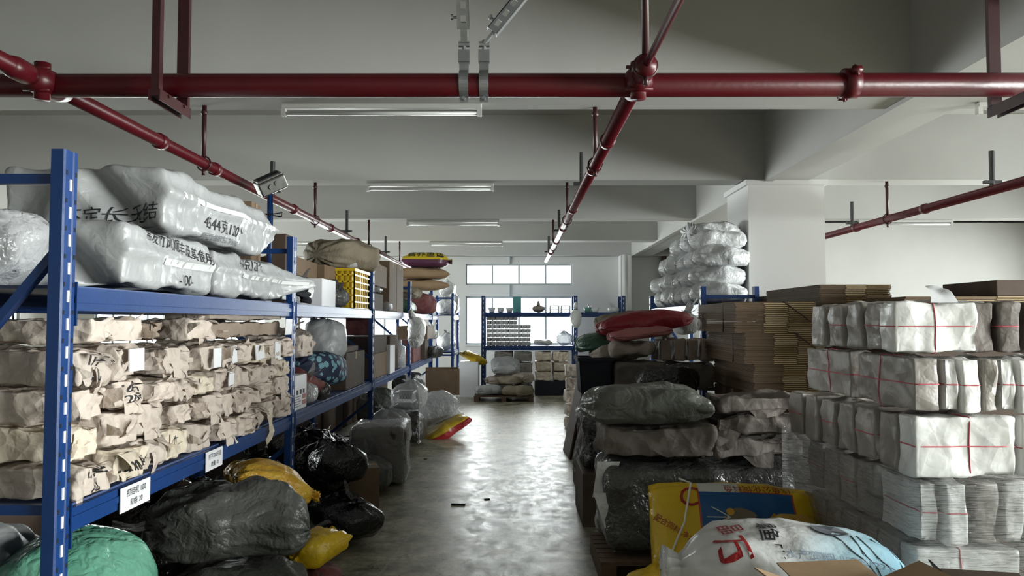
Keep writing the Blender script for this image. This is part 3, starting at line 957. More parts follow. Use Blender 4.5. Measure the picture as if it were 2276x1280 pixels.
LF = [2.69, 5.50, 8.60, 11.70, 14.80]
RX = -1.60
S1, S2 = .875, 1.675                       # the two shelf levels
left_rack = rack('pallet_rack', 'long blue pallet rack full of packets and sacks along the left of the aisle', (RX, 0, 0), math.pi / 2, LF, .70, 2.165, (S1, S2))
def card_on_beam(y, w, lines, y_to=None):
    c = MB().box(-.004, .0, -w / 2, w / 2, -.10, .0)
    o = c.build('label_card', M['paper'], left_rack)
    o.location = (y, -.008, S1 - .0); o.rotation_euler = (0, 0, -math.pi / 2)
    for i, (s, sz) in enumerate(lines):
        vv, f = text_verts(s, sz, .1)
        me = bpy.data.meshes.new('lettering'); me.from_pydata([(.003, x * 1.0, -.03 - i * .042 + y_) for x, y_ in vv], [], f)
        link('lettering', me, M['ink'], o)
card_on_beam(3.24, .25, [('打结机 100', .034), ('规格: 20', .030)])
card_on_beam(4.08, .22, [('打字:300只装', .030), ('数量: 10', .028)])
for i, lab in ((0, 'x'),):
    pass

def put(mb, name, m, loc, label, cat, rot=(0, 0, 0), group=None, smooth=True, parent=None):
    o = mb.build(name, M[m] if isinstance(m, str) else m, parent, smooth, loc, rot)
    if label: tag(o, label, cat, group)
    return o

def on_aisle(px0, px1, X=RX):
    return (1.0 * (1145 - px0) and X * F / (px0 - 1145), X * F / (px1 - 1145))

def carton(w, d, h, m='card', loc=(0, 0, 0), rz=0, label=None, cat='box', group=None, opened=False, name='cardboard_carton', tape=True, flaps=True, lift=.55):
    """corrugated carton; open ones have four flaps standing out"""
    o = empty(name, loc, (0, 0, rz))
    tag(o, label, cat, group)
    mm = M[m]
    if not opened:
        MB().bevbox(-w / 2, w / 2, -d / 2, d / 2, 0, h, .006).build('carton_body', mm, o)
        if tape:
            t = MB(); t.box(-w / 2 - .001, w / 2 + .001, -.03, .03, h * .999, h + .0012)
            t.box(w / 2, w / 2 + .0015, -.03, .03, h - .07, h); t.box(-w / 2 - .0015, -w / 2, -.03, .03, h - .07, h)
            t.build('packing_tape', M['card_light'], o)
    else:
        t = .005; mb = MB()
        mb.box(-w / 2, w / 2, -d / 2, d / 2, 0, t)
        mb.box(-w / 2, -w / 2 + t, -d / 2, d / 2, t, h); mb.box(w / 2 - t, w / 2, -d / 2, d / 2, t, h)
        mb.box(-w / 2 + t, w / 2 - t, -d / 2, -d / 2 + t, t, h); mb.box(-w / 2 + t, w / 2 - t, d / 2 - t, d / 2, t, h)
        mb.build('carton_body', mm, o)
        if flaps:
            fl = min(w, d) * .48
            for s in (-1, 1):
                MB().box(-.002, fl, -d / 2 + .004, d / 2 - .004, -.002, .003).build('flap', mm, o, False, (s * w / 2, 0, h), (0, -lift if s > 0 else -lift, 0 if s > 0 else math.pi))
                MB().box(-.002, fl * .9, -w / 2 + .004, w / 2 - .004, -.002, .003).build('flap', mm, o, False, (0, s * d / 2, h), (0, -lift * .4, math.pi / 2 if s > 0 else -math.pi / 2))
    return o

# ---- shelf 1, first bay: crumpled tan packets, ends to the aisle
PK = []
for s in range(12):
    w_, h_ = .25, .132
    PK.append((packet(w_, .60, h_, 20 + s, ears=3 + s % 3, amp=.013).mesh('paper_packet', True), 'kraft2' if s in (3, 7, 10) else 'kraft'))
for me, m in PK: me.materials.append(M[m])
rnd = random.Random(5)
widths = [.24, .24, .255, .255, .275, .235, .245, .285, .245, .235]
y = 2.815
packs = {}
for c, w in enumerate(widths):
    n_ = 3 if c == 2 else 4
    hs = [rnd.uniform(.80, 1.2) for _ in range(n_)]
    tot = (.565 if c < 2 else .41 if c == 2 else .545)
    k_ = tot / sum(hs)
    z = S1 + .017
    for r_ in range(n_):
        me, m = PK[(c * 5 + r_ * 3 + rnd.randrange(3)) % 12]
        hh = hs[r_] * k_
        o = link('paper_packet', me, None, None, (-1.905 + rnd.uniform(-.035, .05), y + w / 2 + rnd.uniform(-.012, .012), z), (rnd.uniform(-.03, .03), rnd.uniform(-.02, .03), rnd.uniform(-.09, .09)), (1, w / .25 * rnd.uniform(.94, 1.0), (hh - .004) / .132))
        z += hh
        tag(o, 'crumpled tan paper packet, %s layer up, %s column from the near rack post' % (ORD[r_], ORD[c]), 'packet', 'tan paper packets on the lower shelf')
        packs[(c, r_)] = o
    y += w + .012
# loose packets on top of the columns
def loose_packet(w, d, h, seed, loc, rot, label, m='kraft', ears=6):
    return put(packet(w, d, h, seed, ears, .012), 'paper_packet', m, loc, label, 'packet', rot, 'loose tan paper packets on the pile')
zt = S1 + .019 + .565
zt4 = S1 + .019 + .545
loose_packet(.44, .58, .105, 71, (-1.87, 3.06, zt + .004), (0, 0, .03), 'wide tan packet with a big drooping flap on top of the nearest columns', 'kraft', 4)
loose_packet(.26, .50, .11, 72, (-1.93, 3.66, zt4 - .136 + .01), (0, .02, .15), 'tan packet with torn open end on the low part of the pile', 'kraft')
loose_packet(.30, .55, .12, 75, (-1.90, 4.02, zt4 + .012), (0, 0, -.1), 'tan packet lying askew where the tall columns begin')
def long_packet(L, w, h, seed, loc, rz, label, m='brown_kraft'):
    return put(packet(w, L, h, seed, 6, .012), 'paper_packet', m, loc, label, 'packet', (0, 0, rz), 'long brown packets under the upper shelf')
long_packet(1.25, .30, .105, 81, (-1.80, 4.75, zt4 + .01), math.pi / 2, 'long grey brown packet lying along the shelf, lower of two', 'brown_kraft')
long_packet(1.28, .27, .10, 82, (-1.79, 4.80, zt4 + .115), math.pi / 2, 'long grey brown packet directly under the upper shelf beam', 'taupe')
long_packet(.5, .22, .1, 83, (-1.95, 3.55, zt4 + .02), .5, 'grey folded packet lying behind the low part of the pile', 'brown_kraft')
for (c, r_), tx, sz in (((1, 2), '100片\n 20张', .052), ((1, 0), '20片儿', .06), ((0, 0), '1片\n 儿', .055), ((0, 3), '1片\n 儿', .05), ((3, 0), '竹', .04), ((5, 3), '20片\n 元', .05)):
    o = packs[(c, r_)]
    sz_ = sz
    # letters on their own mesh copy so that they sit on this packet's folded end
    lettering(o, tx, sz_, (.30, 0, .068), (0, 1, 0), (0, 0, 1), M['ink'], .004, .25, .012)
for (c, r_), w, h, dy in (((1, 3), .13, .085, .03), ((5, 3), .11, .09, 0), ((5, 2), .07, .085, .06), ((7, 3), .14, .09, .0), ((8, 3), .09, .10, .02), ((4, 3), .08, .09, .0)):
    o = packs[(c, r_)]
    MB().box(-.002, .004, -w / 2, w / 2, -h / 2, h / 2).box(.004, .0045, w / 2 - .032, w / 2 - .008, h / 2 - .014, h / 2 - .006).build('label_card', M['paper'], o, False, (.315, dy, .07), (0, rnd.uniform(-.12, .05), rnd.uniform(-.12, .12)))
put(MB().box(-.004, 0, -.085, .085, -.055, .055), 'label_card', 'paper', (-1.585, 5.36, 1.515), 'white blank card hanging on the beam end by the second post', 'card', (0, .05, .04), None, False)
# torn strips of paper hanging over the beam near the second post
mb = MB(); ear(mb, (0, -.05, 0), (0, .05, 0), (.05, .02, -1), .26, 5, .1)
put(mb, 'paper_strip', 'kraft2', (-1.575, 4.95, 1.0), 'torn strip of cream paper hanging over the lower beam', 'paper')

# ---- shelf 2, first bay: white woven bales
def bale(sx, sy, sz, seed, loc, label, taper=0.0, rz=0, shear=0.0, m='woven', e=8, tip=0):
    """block shaped woven bale; sewn ridge along the aisle side, optional tapered far end"""
    def post(p, half):
        t = p[:, 1] / half[1]
        k = np.clip((t - (1 - taper * 1.6)) / (taper * 1.6 + 1e-6), 0, 1) if taper else np.zeros(len(p))
        p[:, 2] *= 1 - .86 * k ** 1.8
        p[:, 0] += .0
        f = np.clip((p[:, 0] / half[0] - .6) / .4, 0, 1)               # pinched ridge line on the aisle side
        p[:, 0] += f * .025 * np.exp(-((p[:, 2] - half[2] * .2) / (half[2] * .22)) ** 2)
        # folded in corner: pleat on the near end
        g = np.clip((-t - .7) / .3, 0, 1)
        p[:, 1] += g * .10 * np.exp(-((p[:, 0] - half[0] * .35 + p[:, 2] * .8) / .06) ** 2)
        p[:, 1] -= g * .05 * np.exp(-((p[:, 0] + half[0] * .2 - p[:, 2] * .5) / .09) ** 2)
        p[:, 2] += shear * p[:, 1]
        if tip:                                                        # the far end points out past the rack post
            k2 = np.clip((t - .72) / .28, 0, 1)
            p[:, 0] = p[:, 0] * (1 - .55 * k2) + half[0] * .55 * k2 + tip * k2 ** 2
            p[:, 1] += .03 * k2 ** 2
        # small vertical puckers at the sewn ridge
        p[:, 0] += f * .006 * np.sin(p[:, 1] * 70 + 4 * vn(p * 3, seed)) * np.exp(-np.abs(p[:, 2]) / (half[2] * .7))
        return p
    o = put(softbox(sx, sy, sz, seed, e, .02, 4.2, .02, post, flat=shear == 0, nmax=64), 'woven_bale', m, loc, label, 'bale', (0, 0, rz), 'white woven bales on the upper shelf')
    return o
ba = bale(.78, 1.62, .32, 3, (-1.955, 4.22, 1.955), 'upper white woven bale with black writing, on top of two others', .28)
bb = bale(.74, .93, .285, 4, (-1.95, 3.56, S2 + .009), 'lower white woven bale with a line of writing above its white seam', .0)
bc = bale(.70, 1.42, .27, 6, (-1.93, 4.75, S2 + .009), 'lower white woven bale with puckered end pointing to the second post', .26, tip=.17)
patch(ba, 1.45, .028, (.36, .08, .195), (0, 1, 0), (0, 0, 1), M['seam'], 'seam_tape', .003, 16)
patch(bb, .55, .03, (.36, .16, .14), (0, 1, 0), (0, 0, 1), M['seam'], 'seam_tape', .003, 12)
patch(bc, 1.2, .022, (.36, .25, .135), (0, 1, 0), (0, 0, 1), M['seam'], 'seam_tape', .003, 14)
lettering(ba, '4544克120个', .085, (.38, -.08, .10), (0, 1, -.04), (0, .0, 1), M['ink'], .004, .15)
lettering(ba, '国标优质编织包装 净重45KG', .036, (.38, -.12, .035), (0, 1, 0), (0, 0, 1), M['ink_grey'], .004)
lettering(ba, '不定长无结', .085, (.12, -.7, .075), (1, 0, .1), (-.1, 0, 1), M['ink'], .004, .2)
lettering(bb, '常发竹风顺丰及其使用', .068, (.37, .06, .215), (0, 1, -.10), (0, .1, 1), M['ink'], .004, .1)
lettering(bb, '-100-', .075, (.37, .18, .065), (0, 1, 0), (0, 0, 1), M['ink'], .004, .1)
lettering(bc, '474克120个', .085, (.37, -.12, .205), (0, 1, -.02), (0, 0, 1), M['ink'], .004, .15)
put(binbag(.42, .5, .36, 14, False, .04), 'clear_bag', 'clear_thick', (-2.05, 2.93, S2 + .01), 'milky clear plastic bag at the near end of the upper shelf', 'bag')

# parcel scale on its blue pole
sc_ = empty('platform_scale', (Xat(592, 5.85), 5.90, S2 + .009))
tag(sc_, 'parcel scale standing on the upper shelf, its display on a blue pole', 'scale')
MB().bevbox(-.14, .14, -.12, .12, .03, .075, .008).build('weighing_plate', M['metal_scale'], sc_)
MB().tube([(0, 0, .07), (0, 0, .86)], .022, 16).build('pole', M['blue'], sc_, True)
h = MB()
h.bevbox(-.11, .11, -.075, .075, -.055, .055, .012); h.bevbox(-.10, .10, -.062, .062, .05, .072, .008)
h.tube([(-.02, -.075, 0), (-.02, -.088, 0)], .022, 12); h.tube([(.03, -.075, .01), (.03, -.086, .01)], .02, 12)
hd = h.build('display_head', M['metal_scale'], sc_, False, (.01, -.02, .93), (.35, -.5, .45))
MB().box(-.075, .075, .0625, .0635, -.03, .035).box(-.085, .085, -.04, .04, .0725, .0735).build('display_window', M['slot'], hd)
cb = MB(); cb.tube([(-.03, -.02, .70), (0, -.03, .69), (.05, -.03, .70), (.10, -.02, .71), (.09, 0, .68), (.04, .02, .69), (-.03, .02, .70)], .005, 8); cb.tube([(.02, -.01, .88), (.03, -.03, .70), (.025, -.02, .2), (.02, 0, .08)], .004, 8)
cb.build('cable', M['slot'], sc_, True)
carton(.22, .3, .78, 'card', (-2.12, 5.90, S2 + .009), .1, 'tall brown carton behind the blue scale pole')
carton(.14, .25, .58, 'card_dark', (-1.93, 6.30, S2 + .009), 0, 'dark appliance carton standing behind the second rack post', tape=False)

# ---- shelf 2, second bay
mb = MB()
for i in range(5):
    mb.tube([(rnd.uniform(-.06, .06), rnd.uniform(-.1, .1), .03 + .02 * i), (rnd.uniform(-.05, .05), rnd.uniform(-.12, .14), .03 + .03 * i), (rnd.uniform(-.05, .08), rnd.uniform(-.16, .16), .02 + .02 * i)], .018, 8)
put(mb, 'black_tool', 'slot', (-1.68, 5.96, S2 + .012), 'black tangled hand tool at the shelf edge by the second post', 'tool')
put(binbag(.22, .36, .27, 31, True, .02), 'carrier_bag', 'white_bag', (-1.78, 6.32, S2 + .009), 'white crumpled carrier bag beside the black tool', 'bag')
carton(.2, .5, .25, 'paper', (-1.80, 6.98, S2 + .009), 0, 'white carton before the yellow crate on the upper shelf', tape=False, name='white_carton')
carton(.3, .34, .2, 'paper', (-2.12, 6.20, S2 + .009), 0, 'white carton hidden under the open brown tray', tape=False, name='white_carton')
carton(.42, .78, .15, 'card', (-2.06, 6.78, 1.945), .04, 'open brown carton holding a crumpled grey bag', opened=True, flaps=False)
put(MB().box(-.1, .1, -.35, .35, 0, .05), 'support_board', 'card', (-2.05, 6.95, 1.89), 'flat board lying beneath the open brown carton', 'board', smooth=False)
put(binbag(.34, .5, .26, 33, True, .03), 'crumpled_bag', 'taupe', (-2.06, 6.78, 1.956), 'grey brown bag with folds lying in the open carton', 'bag')
carton(.40, .76, .15, 'card', (-2.02, 7.74, 1.95), -.05, 'second open brown carton under the khaki sack', opened=True, flaps=False)
carton(.42, .52, .26, 'card_dark', (-2.05, 7.60, S2 + .009), 0, 'dark carton supporting the second open carton', tape=False)
put(binbag(.24, .34, .24, 36, True, .03), 'plastic_bag', 'grey_bag', (-1.72, 7.42, S2 + .009), 'smoky plastic bag squeezed before the yellow crate', 'bag')
put(sack(.95, .62, .34, 41, ('round', 'round'), amp=.03, wr=.02), 'cloth_sack', 'khaki', (-1.84, 8.16, 2.105), 'large khaki cloth sack slumped on the upper shelf cartons', 'sack', (0, 0, 1.2))
put(binbag(.22, .26, .17, 39, True, .02), 'clear_bag', 'clear_thick', (-1.72, 7.95, 2.10), 'small clear bag on top of the yellow crate', 'bag')
def crate(w, d, h, m, loc, rz, label):
    """plastic crate with lattice sides, standing on its end"""
    o = empty('lattice_crate', loc, (0, 0, rz)); tag(o, label, 'crate')
    mb = MB(); t = .012
    for x in (-w / 2, w / 2):
        for k in range(7):
            z = h * k / 6
            mb.box(x - t / 2, x + t / 2, -d / 2, d / 2, max(0, z - .008), min(h, z + .008))
        for k in range(9):
            yy = -d / 2 + d * k / 8
            mb.box(x - t / 2, x + t / 2, yy - .006, yy + .006, 0, h)
    for yy in (-d / 2, d / 2):
        for k in range(7):
            z = h * k / 6
            mb.box(-w / 2, w / 2, yy - t / 2, yy + t / 2, max(0, z - .008), min(h, z + .008))
        for k in range(6):
            x = -w / 2 + w * k / 5
            mb.box(x - .006, x + .006, yy - t / 2, yy + t / 2, 0, h)
    mb.build('lattice_sides', M[m], o)
    MB().box(-w / 2, w / 2, -d / 2, d / 2, 0, .01).box(-w / 2 + .03, w / 2 - .03, -d / 2 + .03, d / 2 - .03, .01, h * .93).build('inner_panel', M[m], o)
    MB().box(-w / 2 - .012, w / 2 + .012, -d / 2 - .012, d / 2 + .012, h - .03, h).build('rim', M[m], o)
    return o
crate(.30, .78, .41, 'yellow', (-1.78, 8.12, S2 + .009), 0, 'yellow plastic lattice crate beside the third blue post')
# ---- shelf 2, third bay
carton(.44, .95, .27, 'card', (-1.86, 9.32, 1.975), .02, 'brown carton stacked on a black box past the third post')
carton(.40, .80, .205, 'card_dark', (-1.86, 9.20, S2 + .009), 0, 'black box on the upper shelf under a brown carton', tape=False)
put(binbag(.3, .5, .12, 45, False, .02), 'clear_bag', 'clear', (-1.75, 9.3, 1.888), 'flattened clear bag between black box and brown carton', 'bag')
carton(.46, .60, .66, 'card', (-1.86, 10.20, S2 + .009), 0, 'tall brown carton in the third bay of the upper shelf')
carton(.46, .60, .68, 'card', (-1.88, 10.95, S2 + .009), 0, 'tall carton with taped edge beside the fourth post', name='taped_carton')
put(binbag(.2, .4, .2, 47, True, .02), 'clear_bag', 'clear', (-1.68, 10.0, S2 + .009), 'clear bag of green bits before the tall carton', 'bag')
# ---- shelf 2, fourth bay
put(sack(.8, .5, .26, 51, ('flat', 'tied'), amp=.02), 'plastic_sack', 'green_sack', (-1.85, 12.3, S2 + .009), 'dark green sack lying by the fourth post', 'sack', (0, 0, 1.4))
put(sack(.7, .45, .22, 52, ('flat', 'flat'), amp=.02), 'plastic_sack', 'khaki', (-1.80, 12.5, 1.93), 'olive sack on top of the dark green one', 'sack', (0, 0, 1.5))
put(sack(.75, .5, .4, 53, ('round', 'round'), amp=.03), 'cloth_sack', 'maroon', (-1.72, 13.5, S2 + .009), 'dull red cloth sack in the fourth bay', 'sack', (0, 0, 1.2))
put(binbag(.4, .5, .36, 54, True, .03), 'bin_bag', 'black_bag', (-1.78, 14.25, S2 + .009), 'black bag on the upper shelf beside the red cloth sack', 'bag')
put(sack(1.05, .55, .22, 55, ('flat', 'flat'), amp=.015), 'paper_sack', 'card_light', (-1.72, 13.4, 2.10), 'lower tan paper sack of two below the yellow sack', 'sack', (0, 0, .35), 'tan paper sacks')
put(sack(1.05, .55, .22, 56, ('flat', 'flat'), amp=.015), 'paper_sack', 'card_light', (-1.70, 13.4, 2.30), 'upper tan paper sack right under the yellow sack', 'sack', (0, 0, .25), 'tan paper sacks')
def two_tone(name, lo, hi, z, soft=.01):
    """sack print: lower and upper colour in the sack's own space"""
    m, nt, b = node_mat(name)
    L = nt.links.new
    tc = N(nt, 'ShaderNodeTexCoord'); sx = N(nt, 'ShaderNodeSeparateXYZ'); L(tc.outputs['Object'], sx.inputs[0])
    gt = N(nt, 'ShaderNodeMath', operation='GREATER_THAN'); gt.inputs[1].default_value = z; L(sx.outputs['Z'], gt.inputs[0])
    mx = N(nt, 'ShaderNodeMix', data_type='RGBA'); L(gt.outputs[0], mx.inputs[0]); mx.inputs[6].default_value = rgba(lo); mx.inputs[7].default_value = rgba(hi)
    L(mx.outputs[2], b.inputs['Base Color']); b.inputs['Roughness'].default_value = .35
    nz = N(nt, 'ShaderNodeTexNoise'); nz.inputs['Scale'].default_value = 14; L(tc.outputs['Object'], nz.inputs['Vector'])
    bp = N(nt, 'ShaderNodeBump'); bp.inputs['Strength'].default_value = .35; bp.inputs['Distance'].default_value = .02; L(nz.outputs[0], bp.inputs['Height']); L(bp.outputs[0], b.inputs['Normal'])
    return m
ys = put(sack(.88, .52, .30, 57, ('flat', 'tied'), amp=.015), 'printed_sack', two_tone('yellow_purple_print', (.10, .03, .07), (.66, .50, .02), .13), (-1.55, 13.4, 2.50), 'yellow and purple printed sack with tied end on the tan sacks', 'sack', (0, .0, .12))
lettering(ys, '营养鱼饵', .16, (-.02, -.2, .22), (1, 0, 0), (0, .4, 1), M['ink'], .006, 0, .01)
# ---- white carrier bag tied to the beam
hb = put(binbag(.30, .34, .52, 60, False, .03, 2.6), 'carrier_bag', 'white_bag', (-1.46, 11.25, 1.16), 'white carrier bag hanging from the upper beam by its handles', 'bag')
mb = MB(); mb.tube([(-.05, -.06, .47), (-.08, -.02, .54), (-.09, 0, .56)], [.05, .03, .014], 10); mb.tube([(-.05, .07, .47), (-.08, .03, .54), (-.09, 0, .56)], [.05, .03, .014], 10)
mb.build('handle', M['white_bag'], hb, True)

# ---- shelf 1, second bay
pc = carton(.2, .36, .26, 'paper', (-1.74, 5.86, S1 + .009), 0, 'white printed carton beside the second blue post on the lower shelf', tape=False, name='printed_carton')
mb = MB()
for k in range(3): mb.box(.1005, .1015, -.10 + k * .085, -.055 + k * .085, .115, .15)
mb.build('print_squares', M['ink'], pc)
mb = MB()
for a in range(2):
    for c_ in range(2): mb.box(.1005, .1015, .05 + a * .055, .095 + a * .055, .03 + c_ * .045, .065 + c_ * .045)
mb.build('print_red', M['pink_sack'], pc)
mb = MB()
for k in range(5): mb.box(.1005, .1012, -.15, .02 - (k % 2) * .04, .025 + k * .018, .030 + k * .018)
mb.build('print_lines', M['ink_grey'], pc)
put(binbag(.24, .3, .25, 63, True, .02), 'clear_bag', 'clear_thick', (-1.70, 6.25, S1 + .009), 'clear knotted bag next to the white printed carton', 'bag')
put(sack(.85, .55, .3, 64, ('round', 'flat'), amp=.03), 'folded_cloth', 'maroon', (-1.95, 6.15, S1 + .02), 'bundle of red brown cloth behind the white printed carton', 'cloth', (0, 0, 1.45))
put(sack(.95, .5, .34, 65, ('round', 'round'), amp=.02), 'dotted_cushion', M['floral'], (-1.84, 7.0, S1 + .10), 'dark blue cloth bundle printed with pale dots', 'cloth', (0, .10, 1.5))
mb = MB(); mb.tube([(0, -.25, .075), (0, .25, .075)], .075, 20); mb.tube([(0, -.26, .075), (0, -.24, .075)], .045, 16)
put(mb, 'film_roll', 'grey_bag', (-1.70, 6.75, S1 + .009), 'grey roll of film lying along the shelf edge', 'roll', (0, 0, .25))
carton(.58, .92, .36, 'card_dark', (-1.93, 7.9, S1 + .009), 0, 'dark carton on the lower shelf before the third post')
carton(.56, .8, .055, 'card_dark', (-1.95, 7.8, S1 + .37), .03, 'flat dark carton lying on the dark carton', tape=False)
ws = put(sack(.44, .40, .36, 66, ('round', 'round'), amp=.02), 'white_sack', 'woven', (-1.85, 7.55, S1 + .45), 'rounded white woven sack standing before the diagonal brace', 'sack', (0, -1.3, 1.57))
put(binbag(.36, .5, .30, 67, True, .03), 'cloth_bag', 'taupe', (-1.95, 6.7, S1 + .40), 'grey cloth bag leaning by the white woven sack', 'bag')
put(packet(.3, .5, .18, 68, 6), 'paper_packet', 'kraft', (-1.85, 5.95, S1 + .40), 'tan packet poking out past the second rack post', 'packet')
# ---- shelf 1, third bay
carton(.56, .95, .20, 'card_dark', (-1.92, 9.3, S1 + .30), 0, 'black tray carton in the third bay of the lower shelf', tape=False)
carton(.56, .95, .29, 'card', (-1.92, 9.3, S1 + .009), 0, 'brown carton below the black tray carton', tape=False)
pb = empty('paper_stack', (-1.72, 10.0, S1 + .009)); tag(pb, 'upright stack of white paper sheets on the lower shelf', 'paper stack')
MB().box(-.12, .12, -.2, .2, 0, .36).build('sheets', M['paper'], pb)
carton(.5, .7, .48, 'card_dark', (-1.95, 10.75, S1 + .009), 0, 'dark green boxed goods beside the paper stack', tape=False)
carton(.3, .3, .28, 'maroon', (-1.9, 9.4, S1 + .51), 0, 'dark red box on the black tray carton', tape=False, name='red_box')
mb = MB(); mb.tube([(0, 0, 0), (0, 0, .30), (0, 0, .34), (0, 0, .40)], [.12, .12, .06, .06], 18)
put(mb, 'clear_jar', 'clear_thick', (-1.72, 11.2, S1 + .009), 'clear plastic jar by the fourth post of the lower shelf', 'jar')
# ---- shelf 1, fourth bay
carton(.5, 1.3, .22, 'card', (-1.72, 13.3, 1.26), .03, 'long brown drawer like box in the fourth bay', name='wooden_box', tape=False)
carton(.46, .9, .36, 'maroon', (-1.88, 12.9, S1 + .009), 0, 'red brown carton below the long box', tape=False)
carton(.4, .6, .34, 'card_dark', (-1.80, 13.9, S1 + .009), 0, 'dark carton at the end of the lower shelf', tape=False)
put(binbag(.3, .5, .3, 73, True, .03), 'white_bag', 'white_bag', (-1.55, 14.35, 1.22), 'white plastic bag bunched at the rack end', 'bag')
put(sack(.6, .36, .25, 74, ('flat', 'tied'), amp=.02), 'plastic_sack', 'grey_bag', (-1.55, 14.3, S1 + .009), 'grey plastic sack on the lower shelf end', 'sack', (0, 0, 1.2))

# ---- floor under and before the left rack
put(binbag(.62, .62, .74, 91, False, .03, 3.0, 3.2), 'green_sack', 'green_bag', (-1.78, 3.08, 0), 'green plastic sack on the floor behind the nearest blue post', 'sack')
put(sack(.75, .5, .26, 92, ('flat', 'flat'), amp=.02), 'white_sack', 'woven', (-2.35, 3.02, .52), 'white sack lying on the floor pile left of the post', 'sack', (0, 0, .2))
put(binbag(.7, .6, .52, 93, False, .03, 3), 'bin_bag', 'black_bag', (-2.45, 3.1, 0), 'black bag under the white sack left of the post', 'bag')
put(binbag(.62, .62, .60, 94, True, .035), 'bin_bag', 'black_bag', (-2.1, 4.52, 0), 'black bin bag deep under the first bay', 'bag')
put(binbag(.6, .6, .55, 95, True, .035), 'bin_bag', 'black_bag', (-2.1, 5.16, 0), 'second black bin bag deep under the first bay', 'bag')
s1 = put(sack(.80, .52, .36, 96, ('round', 'flat'), amp=.045, wr=.035, droop=.02), 'grey_woven_sack', 'grey_sack', (-1.50, 4.05, .355), 'dark grey woven sack with faded writing, upper of two', 'sack', (0, .0, .32), 'dark grey sacks before the rack')
lettering(s1, '95.20.1竹节', .085, (-.02, -.08, .4), (1, .1, 0), (-.1, 1, .3), M['ink'], .004, .2)
mb = MB(); ear(mb, (0, -.13, 0), (0, .13, 0), (-1, 0, -.35), .17, 8, .3, 6)
mb.build('sewn_end', M['grey_sack'], s1, True, (-.37, 0, .17), (0, 0, 0))
MB().tube([(-.395, -.06, .16), (-.43, -.09, .0), (-.435, -.09, -.16)], .006, 6).build('tie_cord', M['twine_white'], s1, True)
s2 = put(sack(.80, .54, .32, 97, ('flat', 'tied'), amp=.045, wr=.035), 'grey_woven_sack', 'grey_sack', (-1.42, 4.0, .0), 'dark grey woven sack underneath, lower of two', 'sack', (0, .0, .12), 'dark grey sacks before the rack')
MB().tube([(.30, -.32, .30), (.33, -.33, .16), (.34, -.34, .03)], .005, 6).build('tie_cord', M['twine_white'], s2, True)
put(sack(.55, .38, .22, 98, ('flat', 'tied'), amp=.03), 'orange_sack', 'orange_sack', (-1.50, 4.72, .47), 'orange yellow sack on top behind the dark grey sack', 'sack', (0, .35, .6))
put(binbag(.5, .45, .46, 99, False, .03), 'bin_bag', 'grey_bag', (-1.45, 4.62, 0), 'smoky bag supporting the orange sack', 'bag')
put(sack(.36, .26, .18, 100, ('tied', 'flat'), amp=.03), 'yellow_sack', 'yellow_sack', (-1.16, 4.52, .17), 'crumpled yellow sack beside the dark grey sacks', 'sack', (0, -.3, 1.0))
put(binbag(.28, .3, .17, 101, False, .02), 'cloth_bundle', 'maroon', (-1.14, 4.50, 0), 'dark red cloth bundle on the floor under the yellow sack', 'cloth')
BB = [(-1.34, 5.80, 0, .50, .54, .36, 'black bin bag on the floor, lower one by the second post', 'black_bag'),
      (-1.35, 5.80, .35, .46, .46, .38, 'shiny black bin bag on top beside the second post', 'black_bag'),
      (-1.66, 6.58, 0, .6, .6, .66, 'large black bin bag behind the shiny one', 'black_bag'),
      (-1.14, 5.42, 0, .44, .42, .36, 'shiny black bin bag standing out in the aisle', 'black_bag'),
      (-1.34, 5.08, 0, .42, .40, .25, 'smoky grey knotted bag on the floor before the black ones', 'grey_bag'),
      (-1.32, 6.95, 0, .5, .55, .42, 'dark grey cloth bag on the floor past the black bags', 'grey_sack'),
      (-2.0, 5.9, 0, .6, .6, .6, 'black bag far under the second bay', 'black_bag'),
      (-2.0, 7.4, 0, .55, .8, .62, 'black bag far under the second bay by the third post', 'black_bag')]
for i, (x, y, z, w, d, h, lab, m) in enumerate(BB):
    put(binbag(w, d, h, 110 + i, True, .03), 'bin_bag', m, (x, y, z), lab, 'bag', (0, 0, i * .7), 'bin bags along the left rack')
carton(.28, .3, .40, 'card', (-1.25, 6.20, 0), .3, 'brown carton half hidden between black bags')
wb = empty('wrapped_box', (-1.32, 7.55, 0), (0, 0, .08)); tag(wb, 'dark box wrapped in clear plastic on the floor by the third post', 'box')
softbox(.52, .62, .56, 121, 8, .012, 6, .03).build('box_body', M['card_dark'], wb, True)
softbox(.55, .65, .585, 122, 8, .014, 7, .028).build('plastic_wrap', M['clear'], wb, True)
# clear bags of goods before the third bay
for i, (x, y, z, w, d, h, lab, m) in enumerate([
        (-1.50, 9.14, 0, .55, .8, .62, 'big clear sack of grey goods under the lower beam', 'clear_thick'),
        (-1.40, 9.92, 0, .55, .7, .42, 'clear sack of dark goods at the aisle edge', 'grey_bag'),
        (-1.36, 9.92, .42, .5, .6, .42, 'clear sack stacked on the dark goods', 'clear_thick')]):
    put(binbag(w, d, h, 130 + i, i != 1, .025, 3.4), 'goods_sack', m, (x, y, z), lab, 'sack')
bk = empty('lattice_basket', (-1.32, 9.25, .60)); tag(bk, 'small white lattice basket inside clear plastic', 'basket')
mb = MB()
for s in (-1, 1):
    for k in range(10):
        a = -.17 + k * .034
        mb.bar((.10, a, .0), (.10, a + .034 * s, .10), .004, .005, (1, 0, 0)); mb.bar((-.10, a, .0), (-.10, a + .034 * s, .10), .004, .005, (1, 0, 0))
for k in range(7):
    a = -.10 + k * .034
    mb.bar((a, -.19, 0), (a - .03, -.19, .10), .004, .005, (0, 1, 0)); mb.bar((a - .03, -.19, 0), (a, -.19, .10), .004, .005, (0, 1, 0))
